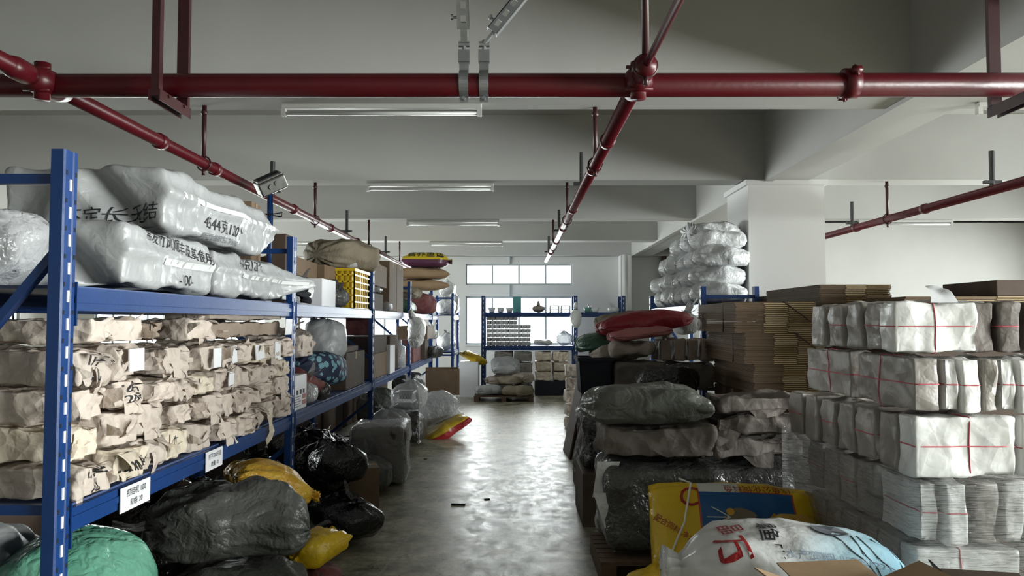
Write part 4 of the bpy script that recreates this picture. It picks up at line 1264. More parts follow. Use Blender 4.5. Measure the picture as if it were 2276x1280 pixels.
mb.box(-.11, .11, -.2, .2, -.008, .0); mb.box(-.11, .11, -.2, -.19, .1, .115); mb.box(-.11, .11, .19, .2, .1, .115); mb.box(.1, .112, -.2, .2, .1, .115); mb.box(-.112, -.1, -.2, .2, .1, .115)
mb.build('basket_body', M['paper'], bk)
cd = MB(); cd.tube([(0, 0, .78), (.01, .0, .6), (0, 0, .45), (.01, 0, .2), (0, 0, .03)], .006, 6)
for z in (.52, .28, .04): cd.tube([(-.015, 0, z), (.02, .01, z + .03)], .02, 8)
put(cd, 'knotted_rope', 'twine_white', (Xat(932, 9.6), 9.6, 0), 'white knotted cord hanging before the clear sacks', 'cord')
put(sack(.92, .50, .46, 140, ('round', 'flat'), amp=.02), 'clear_sack', 'clear_thick', (-1.20, 10.80, .12), 'milky grey sack leaning out from the rack into the aisle', 'sack', (0, -.35, .35))
put(sack(.70, .30, .20, 141, ('round', 'flat'), amp=.02), 'printed_sack', two_tone('yellow_red_print', (.36, .02, .025), (.60, .40, .02), .11), (-.90, 10.40, .02), 'red and yellow sack under the milky grey sack', 'sack', (0, -.45, .5))
carton(.52, .5, .40, 'card', (-1.15, 12.1, .42), .12, 'brown cardboard box with torn bottom sticking into the aisle', opened=True, flaps=False, name='torn_box')
carton(.5, .5, .42, 'paper', (-1.2, 12.2, 0), .1, 'pale boxed goods under the torn brown box', tape=False, name='white_carton')
put(binbag(.4, .4, .3, 145, True, .03), 'white_bag', 'white_bag', (-.95, 11.75, 0), 'small white bag on the floor below the torn box', 'bag')
put(binbag(.6, .9, .7, 146, False, .03, 3), 'goods_sack', 'grey_bag', (-1.85, 13.3, 0), 'dark sack of goods under the fourth bay', 'sack')
put(binbag(.6, .9, .6, 147, False, .03, 3), 'goods_sack', 'grey_sack', (-1.95, 11.0, 0), 'dark sack of goods under the third bay', 'sack')

# ---- pale wire rack near the rear wall on the left
rk2 = rack('wire_shelf_rack', 'narrow pale rack near the rear wall holding white bags', (-1.22, 0, 0), math.pi / 2, [15.2, 16.6], .5, 2.12, (.95, 1.68), braces=())
for i, (x, y, z, w, d, h, lab, m) in enumerate([
        (-1.42, 15.75, 1.69, .42, .7, .40, 'white clear bag on the top of the pale rack', 'white_bag'),
        (-1.40, 15.8, 2.08, .4, .6, .36, 'second white bag stacked on the pale rack top', 'white_bag'),
        (-1.38, 16.4, 1.69, .4, .4, .66, 'tall clear bag at the end of the pale rack', 'clear_thick'),
        (-1.42, 15.9, .96, .42, .8, .42, 'white bag on the lower level of the pale rack', 'white_bag')]):
    put(binbag(w, d, h, 150 + i, True, .03), 'white_bag', m, (x, y, z), lab, 'bag')
put(sack(.55, .36, .2, 155, ('flat', 'flat'), amp=.03), 'yellow_bag', 'yellow_sack', (-.90, 16.1, .72), 'bright yellow bag beside the pale rack near the rear wall', 'bag', (0, .4, .5))
carton(.4, .6, .72, 'paper', (-.96, 16.1, 0), 0, 'white carton on the floor under the yellow bag', tape=False, name='white_carton')

# ---- second row of goods behind the left rack
for i in range(9):
    carton(.62, 1.22, .80 - .06 * (i % 3), 'card_dark', (-2.80, 4.05 + i * 1.30, 0), .02 * (i % 3 - 1), 'dark carton standing on the floor behind the left rack, %s from the near end' % ORD[i], group='cartons behind the left rack', tape=False)
# ------------------------------------------------------------------ right of the aisle
def pallet(x0, x1, y0, y1, label, h=.14, m='wood'):
    o = empty('wooden_pallet', ((x0 + x1) / 2, (y0 + y1) / 2, 0)); tag(o, label, 'pallet')
    w, d = x1 - x0, y1 - y0
    n = 7
    for k in range(n):
        a = -d / 2 + d * (k + .5) / n
        MB().box(-w / 2, w / 2, a - d / n * .38, a + d / n * .38, h - .022, h).build('deck_board', M[m], o)
    for a in (-w / 2 + .05, 0, w / 2 - .05):
        MB().box(a - .045, a + .045, -d / 2, d / 2, .02, h - .022).build('bearer', M[m], o)
        MB().box(a - .045, a + .045, -d / 2, d / 2, 0, .02).build('bottom_board', M[m], o)
    return o

M['shaded_pale_wrap'] = mat('shaded_grey_wrapping', (.31, .285, .26), (.26, .24, .22), 6, .42, spec=.45, vary=.1, bumps=[('facet', 9, .4), ('crease', 6, .4), ('crease', 18, .12)])  # grey brown wrap, darkened: shade of the aisle-side reams put into its colour
WP = {}
def wrapped(key, sx, sy, sz, m, seed, tw, amp=.010, color='twine_red'):
    """tied ream: crumpled wrapping and cords; the prototype's mesh and cord meshes are shared by its copies"""
    if key not in WP:
        me = softbox(sx, sy, sz, seed, 16, amp, 7, .016).mesh('wrapped_ream', True)
        me.materials.append(M[m])
        tws = []
        for ax, at in tw:
            t = twine(me, (sx, sy, sz), ax, at).mesh('twine', True); t.materials.append(M[color]); tws.append(t)
        WP[key] = (me, tws)
    return WP[key]
def ream(key, loc, rz, label, group, scale=(1, 1, 1)):
    me, tws = WP[key]
    o = link('wrapped_ream', me, None, None, loc, (0, 0, rz), scale)
    tag(o, label, 'wrapped ream', group)
    for t in tws: link('twine', t, None, o)
    return o
# big white reams shown on their broad side; slim ones standing on edge
wrapped('big', .42, .15, .255, 'white_wrap', 201, [(0, -.03), (2, .125)])
wrapped('big2', .42, .15, .255, 'white_wrap', 202, [(0, .02), (2, .13)])
wrapped('top', .365, .15, .228, 'white_wrap', 203, [(0, -.005), (2, .115)])
for k in range(4): wrapped('slim%d' % k, .112, .36, .24, ('white_wrap', 'white_wrap', 'shaded_pale_wrap', 'white_wrap')[k], 210 + k, [(2, .12)] if k < 2 else [], .011)
for k in range(4): wrapped('side%d' % k, .34, .185, .255, 'shaded_pale_wrap', 220 + k, [(2, .13)] if k % 2 else [], .012)
wrapped('long', .12, .55, .238, 'shaded_pale_wrap', 230, [(1, .02), (2, .12)])
wrapped('long2', .14, .52, .238, 'shaded_pale_wrap', 231, [(1, -.02), (2, .12)])
for k in range(2): wrapped('dark%d' % k, .11, .30, .225, 'grey_kraft', 235 + k, [(2, .115)] if k else [], .012)
pallet(1.62, 2.80, 3.22, 4.5, 'wooden pallet under the stack of white wrapped reams')
GB = 'white wrapped reams on the right pallet'
Z = [.14, .40, .635, .905, 1.17, 1.415]
def lab(row, txt): return txt + ' %s layer of the ream stack' % ORD[row]
# layers from the bottom
for li in (1,):
    pass
for i in range(6): ream('slim%d' % (i % 4), (1.69 + i * .155, 3.38, Z[0]), 0, lab(0, 'slim wrapped ream, %s from the aisle,' % ORD[i]), GB, (1.3, 1, 1.06))
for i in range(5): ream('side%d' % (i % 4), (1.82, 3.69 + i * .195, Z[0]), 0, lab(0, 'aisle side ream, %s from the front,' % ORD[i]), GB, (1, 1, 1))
ream('big', (1.845, 3.235, Z[1]), 0, lab(1, 'big white ream with red cords, nearest the aisle,'), GB, (1.05, 1, .90))
ream('big2', (2.31, 3.235, Z[1]), 0, lab(1, 'big white ream with red cords, second from the aisle,'), GB, (1.05, 1, .90))
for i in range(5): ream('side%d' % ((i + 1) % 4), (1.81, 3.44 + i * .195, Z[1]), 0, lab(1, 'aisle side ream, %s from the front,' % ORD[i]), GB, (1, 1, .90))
x = 1.66
for i, w in enumerate((.085, .10, .115, .095, .12, .11, .12)):
    ream('slim%d' % (i % 4), (x + w / 2, 3.345 if i else 3.36, Z[2]), 0, lab(2, 'slim white ream under film, %s from the aisle,' % ORD[i]), GB, (w / .112 * .97, 1, 1.09))
    x += w + .012
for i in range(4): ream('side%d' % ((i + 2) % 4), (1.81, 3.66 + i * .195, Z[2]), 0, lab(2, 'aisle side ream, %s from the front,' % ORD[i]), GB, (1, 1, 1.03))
ream('big2', (1.845, 3.235, Z[3]), 0, lab(3, 'big white ream with red cords, nearest the aisle,'), GB, (1.02, 1, 1.02))
ream('big', (2.285, 3.235, Z[3]), 0, lab(3, 'big white ream with red cords, second from the aisle,'), GB, (1.02, 1, 1.02))
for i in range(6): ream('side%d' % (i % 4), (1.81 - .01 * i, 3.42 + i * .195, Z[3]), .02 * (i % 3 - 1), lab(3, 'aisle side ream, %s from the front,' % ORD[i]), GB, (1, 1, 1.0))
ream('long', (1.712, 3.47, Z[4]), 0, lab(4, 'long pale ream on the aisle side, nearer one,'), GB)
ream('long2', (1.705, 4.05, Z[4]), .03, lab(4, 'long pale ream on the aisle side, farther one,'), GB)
x = 1.785
for i, w in enumerate((.065, .085, .07, .07, .085, .06, .085, .08)):
    ream('slim%d' % ((i + i // 3) % 4), (x + w / 2, 3.375, Z[4]), 0, lab(4, 'slim white ream, %s from the aisle,' % ORD[i]), GB, (w / .112 * .95, 1, .985 - .02 * (i % 3)))
    x += w + .004
ream('top', (1.773, 3.30, Z[5]), 0, lab(5, 'broad white ream with crossed red cords'), GB)
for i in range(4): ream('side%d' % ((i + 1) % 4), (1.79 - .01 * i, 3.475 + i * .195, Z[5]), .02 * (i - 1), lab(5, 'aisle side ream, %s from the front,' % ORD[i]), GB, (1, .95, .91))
for i in range(3): ream('dark%d' % (i % 2), (2.01 + i * .118, 3.44, Z[5]), 0, lab(5, 'grey brown ream right of the broad white one, %s,' % ORD[i]), GB, (1, 1, 1))
ream('dark0', (2.38, 3.42, Z[5]), 0, lab(5, 'grey brown ream, last one at the right,'), GB, (1.3, 1, 1))
mb = MB(); ear(mb, (-.06, 0, 0), (.06, 0, .0), (0, .3, 1), .10, 3, -.8, 6)
put(mb, 'paper_sheet', 'paper', (1.86, 3.32, Z[5] + .218), 'folded white sheet sticking up on top of the ream stack', 'paper')
mb = MB(); ear(mb, (-.07, 0, 0), (.07, 0, .0), (.4, .5, .5), .12, 9, -.9, 6)
put(mb, 'film_scrap', 'clear_thick', (1.99, 3.36, Z[5] + .215), 'scrap of clear film on top of the ream stack', 'film')
# stretch film round the lower layers
mb = MB(); v = []; nx, nz = 120, 14
def ring(t):
    x0, x1, y0, y1 = 1.600, 2.86, 3.135, 4.63
    per = [(x0, y1), (x0, y0), (x1, y0), (x1, y1), (x0, y1)]
    ln = [y1 - y0, x1 - x0, y1 - y0, x1 - x0]; s = t * sum(ln)
    for k in range(4):
        if s <= ln[k] or k == 3:
            f = min(s / ln[k], 1); return (per[k][0] + (per[k + 1][0] - per[k][0]) * f, per[k][1] + (per[k + 1][1] - per[k][1]) * f)
        s -= ln[k]
for j in range(nz + 1):
    for i in range(nx): 
        a = ring(i / nx); v.append((a[0], a[1], .13 + .79 * j / nz + (.012 * math.sin(i * .5) if j == nz else 0)))
mb.add(v, [(j * nx + i, j * nx + (i + 1) % nx, (j + 1) * nx + (i + 1) % nx, (j + 1) * nx + i) for j in range(nz) for i in range(nx)])
put(mb, 'stretch_film', 'film', (0, 0, 0), 'clear stretch film wound round the lower layers of the ream stack', 'film')

# open cartons in front
carton(.30, .32, .71, 'card_light', (1.07, 2.38, 0), .12, 'open light brown carton with flaps up at the picture bottom', opened=True, lift=.35)
carton(.26, .30, .62, 'card_dark', (1.60, 2.52, 0), -.2, 'open dark carton before the ream stack, one flap standing', opened=True, lift=1.0)

# ---- the sack pile on the near right pallet
pallet(.50, 1.74, 4.55, 5.22, 'worn wooden pallet at the aisle carrying the covered bundles')
put(softbox(1.22, .62, .56, 301, 7, .03, 3.2, .03), 'covered_load', 'grey_bag', (1.13, 4.90, .142), 'load on the near pallet shrouded in dark plastic', 'covered load')
def kpack(sx, sy, sz, seed, loc, label, m='grey_kraft', rz=0, amp=.016, name='kraft_bundle', group='grey brown bundles on the covered load'):
    return put(softbox(sx, sy, sz, seed, 10, amp, 4.5, .017), name, m, loc, label, 'bundle', (0, 0, rz), group)
kpack(.72, .48, .22, 302, (.875, 4.93, .705), 'wide grey brown wrapped bundle under the grey green sack', amp=.024)
kpack(.58, .42, .14, 303, (1.50, 4.92, .705), 'lower right grey brown bundle with loose folds', amp=.024)
kpack(.56, .42, .13, 304, (1.50, 4.92, .850), 'middle right grey brown bundle with torn paper', amp=.024)
kpack(.54, .42, .115, 305, (1.51, 4.94, .985), 'upper right grey brown bundle with crumpled top', amp=.024)
for i, (a, b, out, ln, lc) in enumerate([((1.2, 4.77, .9), (1.45, 4.77, .95), (0, -.6, -.8), .16, .3), ((1.45, 4.77, 1.0), (1.7, 4.77, 1.02), (0, -.6, -.7), .1, .3), ((1.35, 4.77, .76), (1.6, 4.77, .78), (.2, -.7, -.7), .14, .3), ((.7, 4.75, .82), (1.0, 4.75, .84), (.2, -.6, -.8), .12, .2)]):
    mb = MB(); ear(mb, a, b, out, ln, 310 + i, lc, 6)
    put(mb, 'torn_paper', 'grey_kraft', (0, 0, 0), ['torn paper hanging from the middle right bundle', 'torn paper hanging from the upper right bundle', 'torn paper hanging from the lower right bundle', 'torn paper hanging from the wide bundle'][i], 'paper')
put(sack(.80, .52, .25, 306, ('round', 'flat'), amp=.03, wr=.015, e=4), 'plastic_sack', 'green_grey', (.815, 4.93, .922), 'bulging grey green plastic sack on the wide bundle', 'sack')
mb = MB(); ear(mb, (0, 0, .1), (.14, 0, .1), (-.35, -.1, -1), .22, 21, .3, 7)
put(mb, 'woven_scrap', 'woven_bright', (.50, 4.70, .60), 'light crumpled woven scrap on the pallet corner, upper', 'scrap')
mb = MB(); ear(mb, (0, 0, .1), (.16, 0, .1), (.25, -.1, -1), .36, 22, .3, 9)
put(mb, 'woven_scrap', 'woven_bright', (.47, 4.66, .42), 'light crumpled woven scrap on the pallet corner, lower', 'scrap')
put(binbag(.22, .7, .5, 307, False, .03, 3), 'bin_bag', 'black_bag', (.60, 6.15, .40), 'black plastic bag hanging out behind the near pallet', 'bag')
carton(.3, .7, .40, 'card_dark', (.66, 6.2, 0), 0, 'dark carton on the floor under the black plastic', tape=False)

def sack_print():
    """printed sack: yellow ends and edge, blue middle panel with a pale rim and a fish like blot"""
    m, nt, b = node_mat('yellow_blue_sack_print')
    L = nt.links.new
    tc = N(nt, 'ShaderNodeTexCoord'); sp = N(nt, 'ShaderNodeSeparateXYZ'); L(tc.outputs['Object'], sp.inputs[0])
    def rng(axis, lo, hi):
        a = N(nt, 'ShaderNodeMath', operation='GREATER_THAN'); a.inputs[1].default_value = lo; L(sp.outputs[axis], a.inputs[0])
        c = N(nt, 'ShaderNodeMath', operation='LESS_THAN'); c.inputs[1].default_value = hi; L(sp.outputs[axis], c.inputs[0])
        d = N(nt, 'ShaderNodeMath', operation='MULTIPLY'); L(a.outputs[0], d.inputs[0]); L(c.outputs[0], d.inputs[1]); return d
    def both(a, c):
        d = N(nt, 'ShaderNodeMath', operation='MULTIPLY'); L(a.outputs[0], d.inputs[0]); L(c.outputs[0], d.inputs[1]); return d
    def mix(f, a, c):
        x = N(nt, 'ShaderNodeMix', data_type='RGBA'); L(f.outputs[0], x.inputs[0]); x.inputs[6].default_value = rgba(c)
        if isinstance(a, tuple): x.inputs[6].default_value = rgba(a)
        else: L(a.outputs[2], x.inputs[6])
        x.inputs[7].default_value = rgba(c); return x
    m1 = mix(both(rng('X', -.21, .31), rng('Y', -1, .24)), (.64, .43, .012), (.45, .06, .04))
    m2 = mix(both(rng('X', -.20, .30), rng('Y', -1, .235)), m1, (.008, .085, .25))
    m3 = mix(both(rng('X', -.20, .02), rng('Y', .235, .30)), m2, (.60, .62, .58))
    L(m3.outputs[2], b.inputs['Base Color'])
    b.inputs['Roughness'].default_value = .3
    nz = N(nt, 'ShaderNodeTexNoise'); nz.inputs['Scale'].default_value = 11; nz.inputs['Detail'].default_value = 4; L(tc.outputs['Object'], nz.inputs['Vector'])
    bp = N(nt, 'ShaderNodeBump'); bp.inputs['Strength'].default_value = .5; bp.inputs['Distance'].default_value = .03; L(nz.outputs[0], bp.inputs['Height']); L(bp.outputs[0], b.inputs['Normal'])
    return m
yb = put(sack(.92, .62, .24, 320, ('flat', 'flat'), amp=.014, wr=.012), 'printed_feed_sack', sack_print(), (1.19, 4.24, .33), 'yellow and blue printed feed sack leaning against the covered load', 'sack', (math.radians(60), .03, -.03))
lettering(yb, '1%鱼公化饲料鱼', .052, (.12, .268, .24), (-1, 0, 0), (0, -1, .1), M['ink_red'], .004, 0, .0)
lettering(yb, '渔', .085, (.315, .07, .25), (1, 0, 0), (0, 1, 0), M['ink_red'], .005, 0, .02)
lettering(yb, '鱼', .10, (.20, .07, .25), (1, 0, 0), (0, 1, 0), M['orange_sack'], .005, 0, .02)
lettering(yb, 'C', .16, (-.26, .20, .25), (1, 0, 0), (0, 1, 0), M['ink_red'], .004, .1, .0)
lettering(yb, '配合饲料 净含量', .038, (-.33, .02, .25), (.8, -.6, 0), (.6, .8, 0), M['ink_red'], .004)
mb = MB()
def blob(host, pts, m, lift):
    bv = bvh_of(host.data); v = []
    for x, y in pts:
        h = cast(bv, (x, y, .6), (0, 0, -1)); v.append((h if h else Vector((x, y, .2))) + Vector((0, 0, lift)))
    q = MB(); c = sum((Vector(p) for p in v), Vector()) / len(v); h = cast(bv, (c.x, c.y, .6), (0, 0, -1)); c = (h or c) + Vector((0, 0, lift))
    q.v = [tuple(c)] + [tuple(p) for p in v]; q.f = [(0, i + 1, (i + 1) % len(v) + 1) for i in range(len(v))]
    return q.build('printed_picture', m, host)
blob(yb, [(.0 + .085 * math.cos(a) * (1 + .25 * math.sin(2 * a)), .09 + .055 * math.sin(a)) for a in np.linspace(0, 6.1, 18)], M['khaki'], .005)
blob(yb, [(-.05 + .022 * math.cos(a), .12 + .02 * math.sin(a)) for a in np.linspace(0, 6.0, 12)], M['orange_sack'], .007)
for a in (.4, 1.2, 2.0):
    pts = [Vector((.0 - t * .14 * math.cos(a * .4), .09 + (a - 1.2) * .07 * t, .0)) for t in np.linspace(0, 1, 6)]
    bv = bvh_of(yb.data); pp = []
    for p in pts:
        h = cast(bv, (p.x - .05, p.y, .6), (0, 0, -1)); pp.append((h if h else p) + Vector((0, 0, .005)))
    MB().tube(pp, .003, 5).build('printed_line', M['seam'], yb)
MB().tube([(-.44, -.25, .10), (-.30, .05, .235), (-.24, .28, .18), (-.30, .31, .16)], .006, 6).build('sewing_cord', M['twine_white'], yb, True)
put(sack(.62, .44, .34, 321, ('flat', 'tied'), amp=.03, wr=.02), 'yellow_sack', 'yellow_sack', (.70, 3.80, 0), 'yellow sack standing below the printed feed sack', 'sack', (0, -.5, .9))
put(sack(.30, .26, .20, 322, ('flat', 'flat'), amp=.03), 'yellow_sack', 'orange_sack', (1.43, 3.95, .36), 'orange sack wedged right of the printed feed sack', 'sack', (0, .2, .4))
put(binbag(.40, .4, .36, 323, False, .03, 3), 'goods_sack', 'grey_bag', (1.38, 3.92, 0), 'smoky sack under the orange one beside the ream stack', 'sack')
def bluewhite():
    m, nt, b = node_mat('white_blue_sack_print')
    L = nt.links.new
    tc = N(nt, 'ShaderNodeTexCoord'); sp = N(nt, 'ShaderNodeSeparateXYZ'); L(tc.outputs['Object'], sp.inputs[0])
    nz = N(nt, 'ShaderNodeTexNoise'); nz.inputs['Scale'].default_value = 5; L(tc.outputs['Object'], nz.inputs['Vector'])
    ad = N(nt, 'ShaderNodeMath', operation='MULTIPLY_ADD'); ad.inputs[1].default_value = .14; L(nz.outputs[0], ad.inputs[0])
    sl = N(nt, 'ShaderNodeMath', operation='MULTIPLY_ADD'); sl.inputs[1].default_value = -.5; L(sp.outputs['Y'], sl.inputs[0]); L(sp.outputs['X'], sl.inputs[2])
    L(sl.outputs[0], ad.inputs[2])
    r = N(nt, 'ShaderNodeValToRGB'); r.color_ramp.interpolation = 'LINEAR'
    r.color_ramp.elements[0].position = .10; r.color_ramp.elements[0].color = (.62, .63, .63, 1)
    r.color_ramp.elements[1].position = .62; r.color_ramp.elements[1].color = (.07, .25, .36, 1)
    e = r.color_ramp.elements.new(.30); e.color = (.33, .50, .58, 1)
    L(ad.outputs[0], r.inputs[0]); L(r.outputs[0], b.inputs['Base Color'])
    b.inputs['Roughness'].default_value = .27
    n2 = N(nt, 'ShaderNodeTexNoise'); n2.inputs['Scale'].default_value = 9; n2.inputs['Detail'].default_value = 4; L(tc.outputs['Object'], n2.inputs['Vector'])
    bp = N(nt, 'ShaderNodeBump'); bp.inputs['Strength'].default_value = .4; bp.inputs['Distance'].default_value = .03; L(n2.outputs[0], bp.inputs['Height']); L(bp.outputs[0], b.inputs['Normal'])
    return m
bw = put(sack(.92, .54, .38, 330, ('tied', 'flat'), amp=.02, wr=.018, tie=.84), 'printed_feed_sack', bluewhite(), (1.02, 2.98, .43), 'white and blue printed feed sack with gathered neck, before the yellow one', 'sack', (.1, .06, -.08))
lettering(bw, '万', .13, (-.24, -.11, .37), (.15, -1, .35), (1, .15, .0), M['ink_red'], .005, 0, .016)
lettering(bw, '晶', .10, (-.22, .01, .38), (.15, -1, .0), (1, .15, .0), M['ink_red'], .005, 0, .0)
lettering(bw, '螺鱼膨', .08, (-.09, -.05, .38), (-.05, -1, .2), (1, -.05, 0), M['ink'], .005, 0, .012)
lettering(bw, '水产饲料 1188-1271', .045, (.14, -.2, .33), (1, -.05, 0), (0, .6, .7), M['ink_blue'], .004)
lettering(bw, '0 斗', .11, (.0, -.30, .22), (1, 0, 0), (0, .2, 1), M['ink'], .004)
blob(bw, [(.17 + .075 * math.cos(a), .05 + .075 * math.sin(a)) for a in np.linspace(0, 6.0, 18)], M['ink_grey'], .005)
for k, (x0, y0, x1, y1) in enumerate([(.16, -.02, .28, -.22), (.22, .02, .28, -.2), (.25, .0, .36, -.18), (.34, .10, .40, -.10)]):
    bv = bvh_of(bw.data); pp = []
    for t in np.linspace(0, 1, 8):
        h = cast(bv, (x0 + (x1 - x0) * t, y0 + (y1 - y0) * t, .8), (0, 0, -1))
        if h: pp.append(h + Vector((0, 0, .001)))
    if len(pp) > 2: MB().tube(pp, .0022, 5).build('printed_line', M['ink_grey'], bw)
put(sack(.90, .56, .42, 331, ('round', 'round'), amp=.02), 'white_sack', 'woven', (1.02, 3.06, 0), 'white woven sack on the floor under the printed one', 'sack')

# ---- pile behind it, middle of the right side
pallet(.56, 1.66, 6.42, 7.55, 'wooden pallet under the grey bundles farther back')
put(softbox(.80, 1.0, .80, 340, 8, .02, 5, .04), 'covered_load', 'grey_kraft', (1.24, 7.0, .142), 'tall wrapped load carrying the bundles behind the near pile', 'covered load')
for i in range(2): put(binbag(.36, .6, .40, 341 + i, i == 1, .03, 3), 'goods_sack', ('grey_sack', 'grey_bag')[i], (.68, 6.75, .142 + i * .39), ['dark sack on the aisle edge of the farther pallet, lower', 'smoky sack on the aisle edge of the farther pallet, upper'][i], 'sack')
def bin_(w, d, h, loc, label, m='card_dark'):
    o = empty('plastic_bin', loc); tag(o, label, 'bin')
    mb = MB(); t = .012; s = .88
    for sx, sy, x0, x1, y0, y1 in ((0, 0, -w / 2, -w / 2 + t, -d / 2, d / 2), (0, 0, w / 2 - t, w / 2, -d / 2, d / 2), (0, 0, -w / 2, w / 2, -d / 2, -d / 2 + t), (0, 0, -w / 2, w / 2, d / 2 - t, d / 2)): mb.box(x0, x1, y0, y1, 0, h)
    mb.box(-w / 2, w / 2, -d / 2, d / 2, 0, t)
    mb.v = [(x * (s + (1 - s) * z / h), y * (s + (1 - s) * z / h), z) for x, y, z in mb.v]
    mb.build('bin_body', M[m], o)
    MB().box(-w / 2 - .012, w / 2 + .012, -d / 2 - .012, -d / 2, h - .03, h).box(-w / 2 - .012, w / 2 + .012, d / 2, d / 2 + .012, h - .03, h).box(-w / 2 - .012, -w / 2, -d / 2, d / 2, h - .03, h).box(w / 2, w / 2 + .012, -d / 2, d / 2, h - .03, h).build('rim', M[m], o)
    return o
bin_(.28, .4, .30, (.675, 6.62, .95), 'black plastic bin at the aisle edge of the farther pile', 'slot')
put(binbag(.22, .32, .22, 343, True, .02), 'clear_bag', 'clear_thick', (.675, 6.62, 1.02), 'clear bag bulging from the black plastic bin', 'bag')
kpack(.44, .4, .27, 344, (1.04, 6.55, .95), 'grey wrapped bundle right of the black bin', 'grey_kraft', group='bundles of the farther pile')
kpack(.42, .4, .26, 345, (1.48, 6.62, .95), 'grey wrapped bundle beside the flattened cartons', 'grey_kraft', group='bundles of the farther pile')
for i in range(4):
    kpack(.112, .4, .20, 346 + i, (1.26 + i * .118, 6.62, 1.215), 'brown tied ream, %s in the row on the grey bundle' % ORD[i], 'brown_kraft', name='kraft_ream', group='brown reams of the farther pile')
put(softbox(.42, .4, .19, 352, 4, .04, 5, .02), 'crumpled_paper', 'taupe', (1.01, 6.55, 1.225), 'heap of crumpled brown paper left of the tied reams', 'paper')
put(binbag(.55, .4, .34, 353, False, .05, 2.6), 'bin_bag', 'black_bag', (1.20, 6.0, .93), 'black plastic sheet slumped before the grey bundles', 'bag')
put(binbag(.5, .5, .93, 354, False, .03, 4), 'goods_sack', 'grey_bag', (1.20, 6.0, 0), 'tall dark sack supporting the black plastic sheet', 'sack')
put(sack(.80, .40, .20, 355, ('flat', 'flat'), amp=.02), 'plastic_sack', 'red_sack', (1.14, 6.75, 1.46), 'dark red sack on top of the farther pile', 'sack', (0, -.12, .15))
put(sack(.5, .34, .10, 356, ('flat', 'flat'), amp=.02), 'plastic_sack', 'pink_sack', (1.06, 6.52, 1.41), 'faded red sack end below the dark red sack', 'sack', (0, -.12, .1))
put(sack(.46, .42, .17, 357, ('round', 'flat'), amp=.02), 'plastic_sack', 'green_sack', (.78, 6.95, 1.30), 'dark green sack left of the dark red one', 'sack', (0, -.14, .3))
put(sack(.42, .5, .15, 358, ('round', 'round'), amp=.02), 'plastic_sack', 'khaki', (.98, 7.25, 1.50), 'olive sack behind the dark red one', 'sack', (0, -.1, .3))
put(sack(.42, .4, .13, 359, ('round', 'round'), amp=.03), 'cloth_bundle', 'taupe', (.86, 6.72, 1.24), 'brown cloth bundle under the green sack', 'cloth', (0, -.1, .0))
put(softbox(.42, .6, .46, 360, 8, .02, 5, .04), 'covered_load', 'grey_sack', (.92, 7.25, .945), 'dark bundle supporting the green sacks', 'covered load')
put(binbag(.26, .34, .26, 361, True, .02), 'white_sack', 'woven_bright', (1.56, 6.95, 1.43), 'white sack beside the dark red one before the blue post', 'sack')
# leaning boards and packets at the aisle
for i in range(3):
    o = MB().bevbox(-.012, .012, -.30, .30, 0, 1.0, .003).build('leaning_board', M['board'], None, False, (.60 + i * .045, 9.0 - i * .25, 0.002), (0, .20 + i * .02, .05))
    tag(o, ['brown board leaning at the aisle, outermost', 'brown board leaning at the aisle, middle', 'brown board leaning at the aisle, innermost'][i], 'board', 'brown leaning boards')
put(softbox(.35, .9, 1.05, 371, 6, .03, 4, .05), 'covered_load', 'grey_sack', (1.13, 8.8, 0), 'dark wrapped goods that the brown boards lean on', 'covered load')
for i in range(5):
    kpack(.30, .36, .185, 372 + i, (.86 + .01 * (i % 2), 11.2, i * .188), 'pale tan packet in the aisle stack behind the boards, %s from the floor' % ORD[i], 'kraft', name='paper_packet', group='tan packets behind the boards')

# ---- flattened cartons before the column
def flat_carton(w, d, t):
    """one flattened carton: two plies, the flap edges of the middle third stand out"""
    mb = MB(); k = []
    a, b = -w / 2, w / 2
    p = t * .43
    for z in (0, t - p):
        mb.box(a, b, -d / 2, d / 2, z, z + p); k += [0] * 6
    mb.box(a + w * .36, a + w * .64, -d / 2 - .007, -d / 2 + .002, 0, p * .9); k += [1] * 6
    mb.box(a + w * .66, b - .01, -d / 2 - .003, -d / 2 + .002, t - p, t - p * .2); k += [1] * 6
    me = mb.mesh('flattened_carton'); me.materials.append(M['card']); me.materials.append(M['card_edge'])
    me.polygons.foreach_set('material_index', k)
    return me
T = .0143
fc1 = flat_carton(.56, 1.08, T * .92)
def bundle(x, y, z, n, label, me, group, jit=.007, seed=1, t=T):
    r = random.Random(seed)
    for i in range(n):
        o = link('flattened_carton', me, None, None, (x + r.uniform(-jit, jit), y + r.uniform(-jit, jit), z + i * t), (0, 0, r.uniform(-.008, .008)))
        tag(o, label, 'flattened carton', group)
zc = 1.045
pallet(1.50, 2.10, 5.30, 6.36, 'wooden pallet under the flattened cartons')
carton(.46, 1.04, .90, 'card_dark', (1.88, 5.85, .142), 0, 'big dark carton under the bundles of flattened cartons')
bundle(1.93, 5.85, zc, 15, 'flattened brown carton in the lowest bundle before the white column', fc1, 'flattened cartons, lowest bundle', seed=2)
bundle(1.87, 5.85, zc + 15 * T, 15, 'flattened brown carton in the middle bundle before the white column', fc1, 'flattened cartons, middle bundle', seed=3)
bundle(1.80, 5.84, zc + 30 * T, 15, 'flattened brown carton in the top bundle before the white column', fc1, 'flattened cartons, top bundle', seed=4)
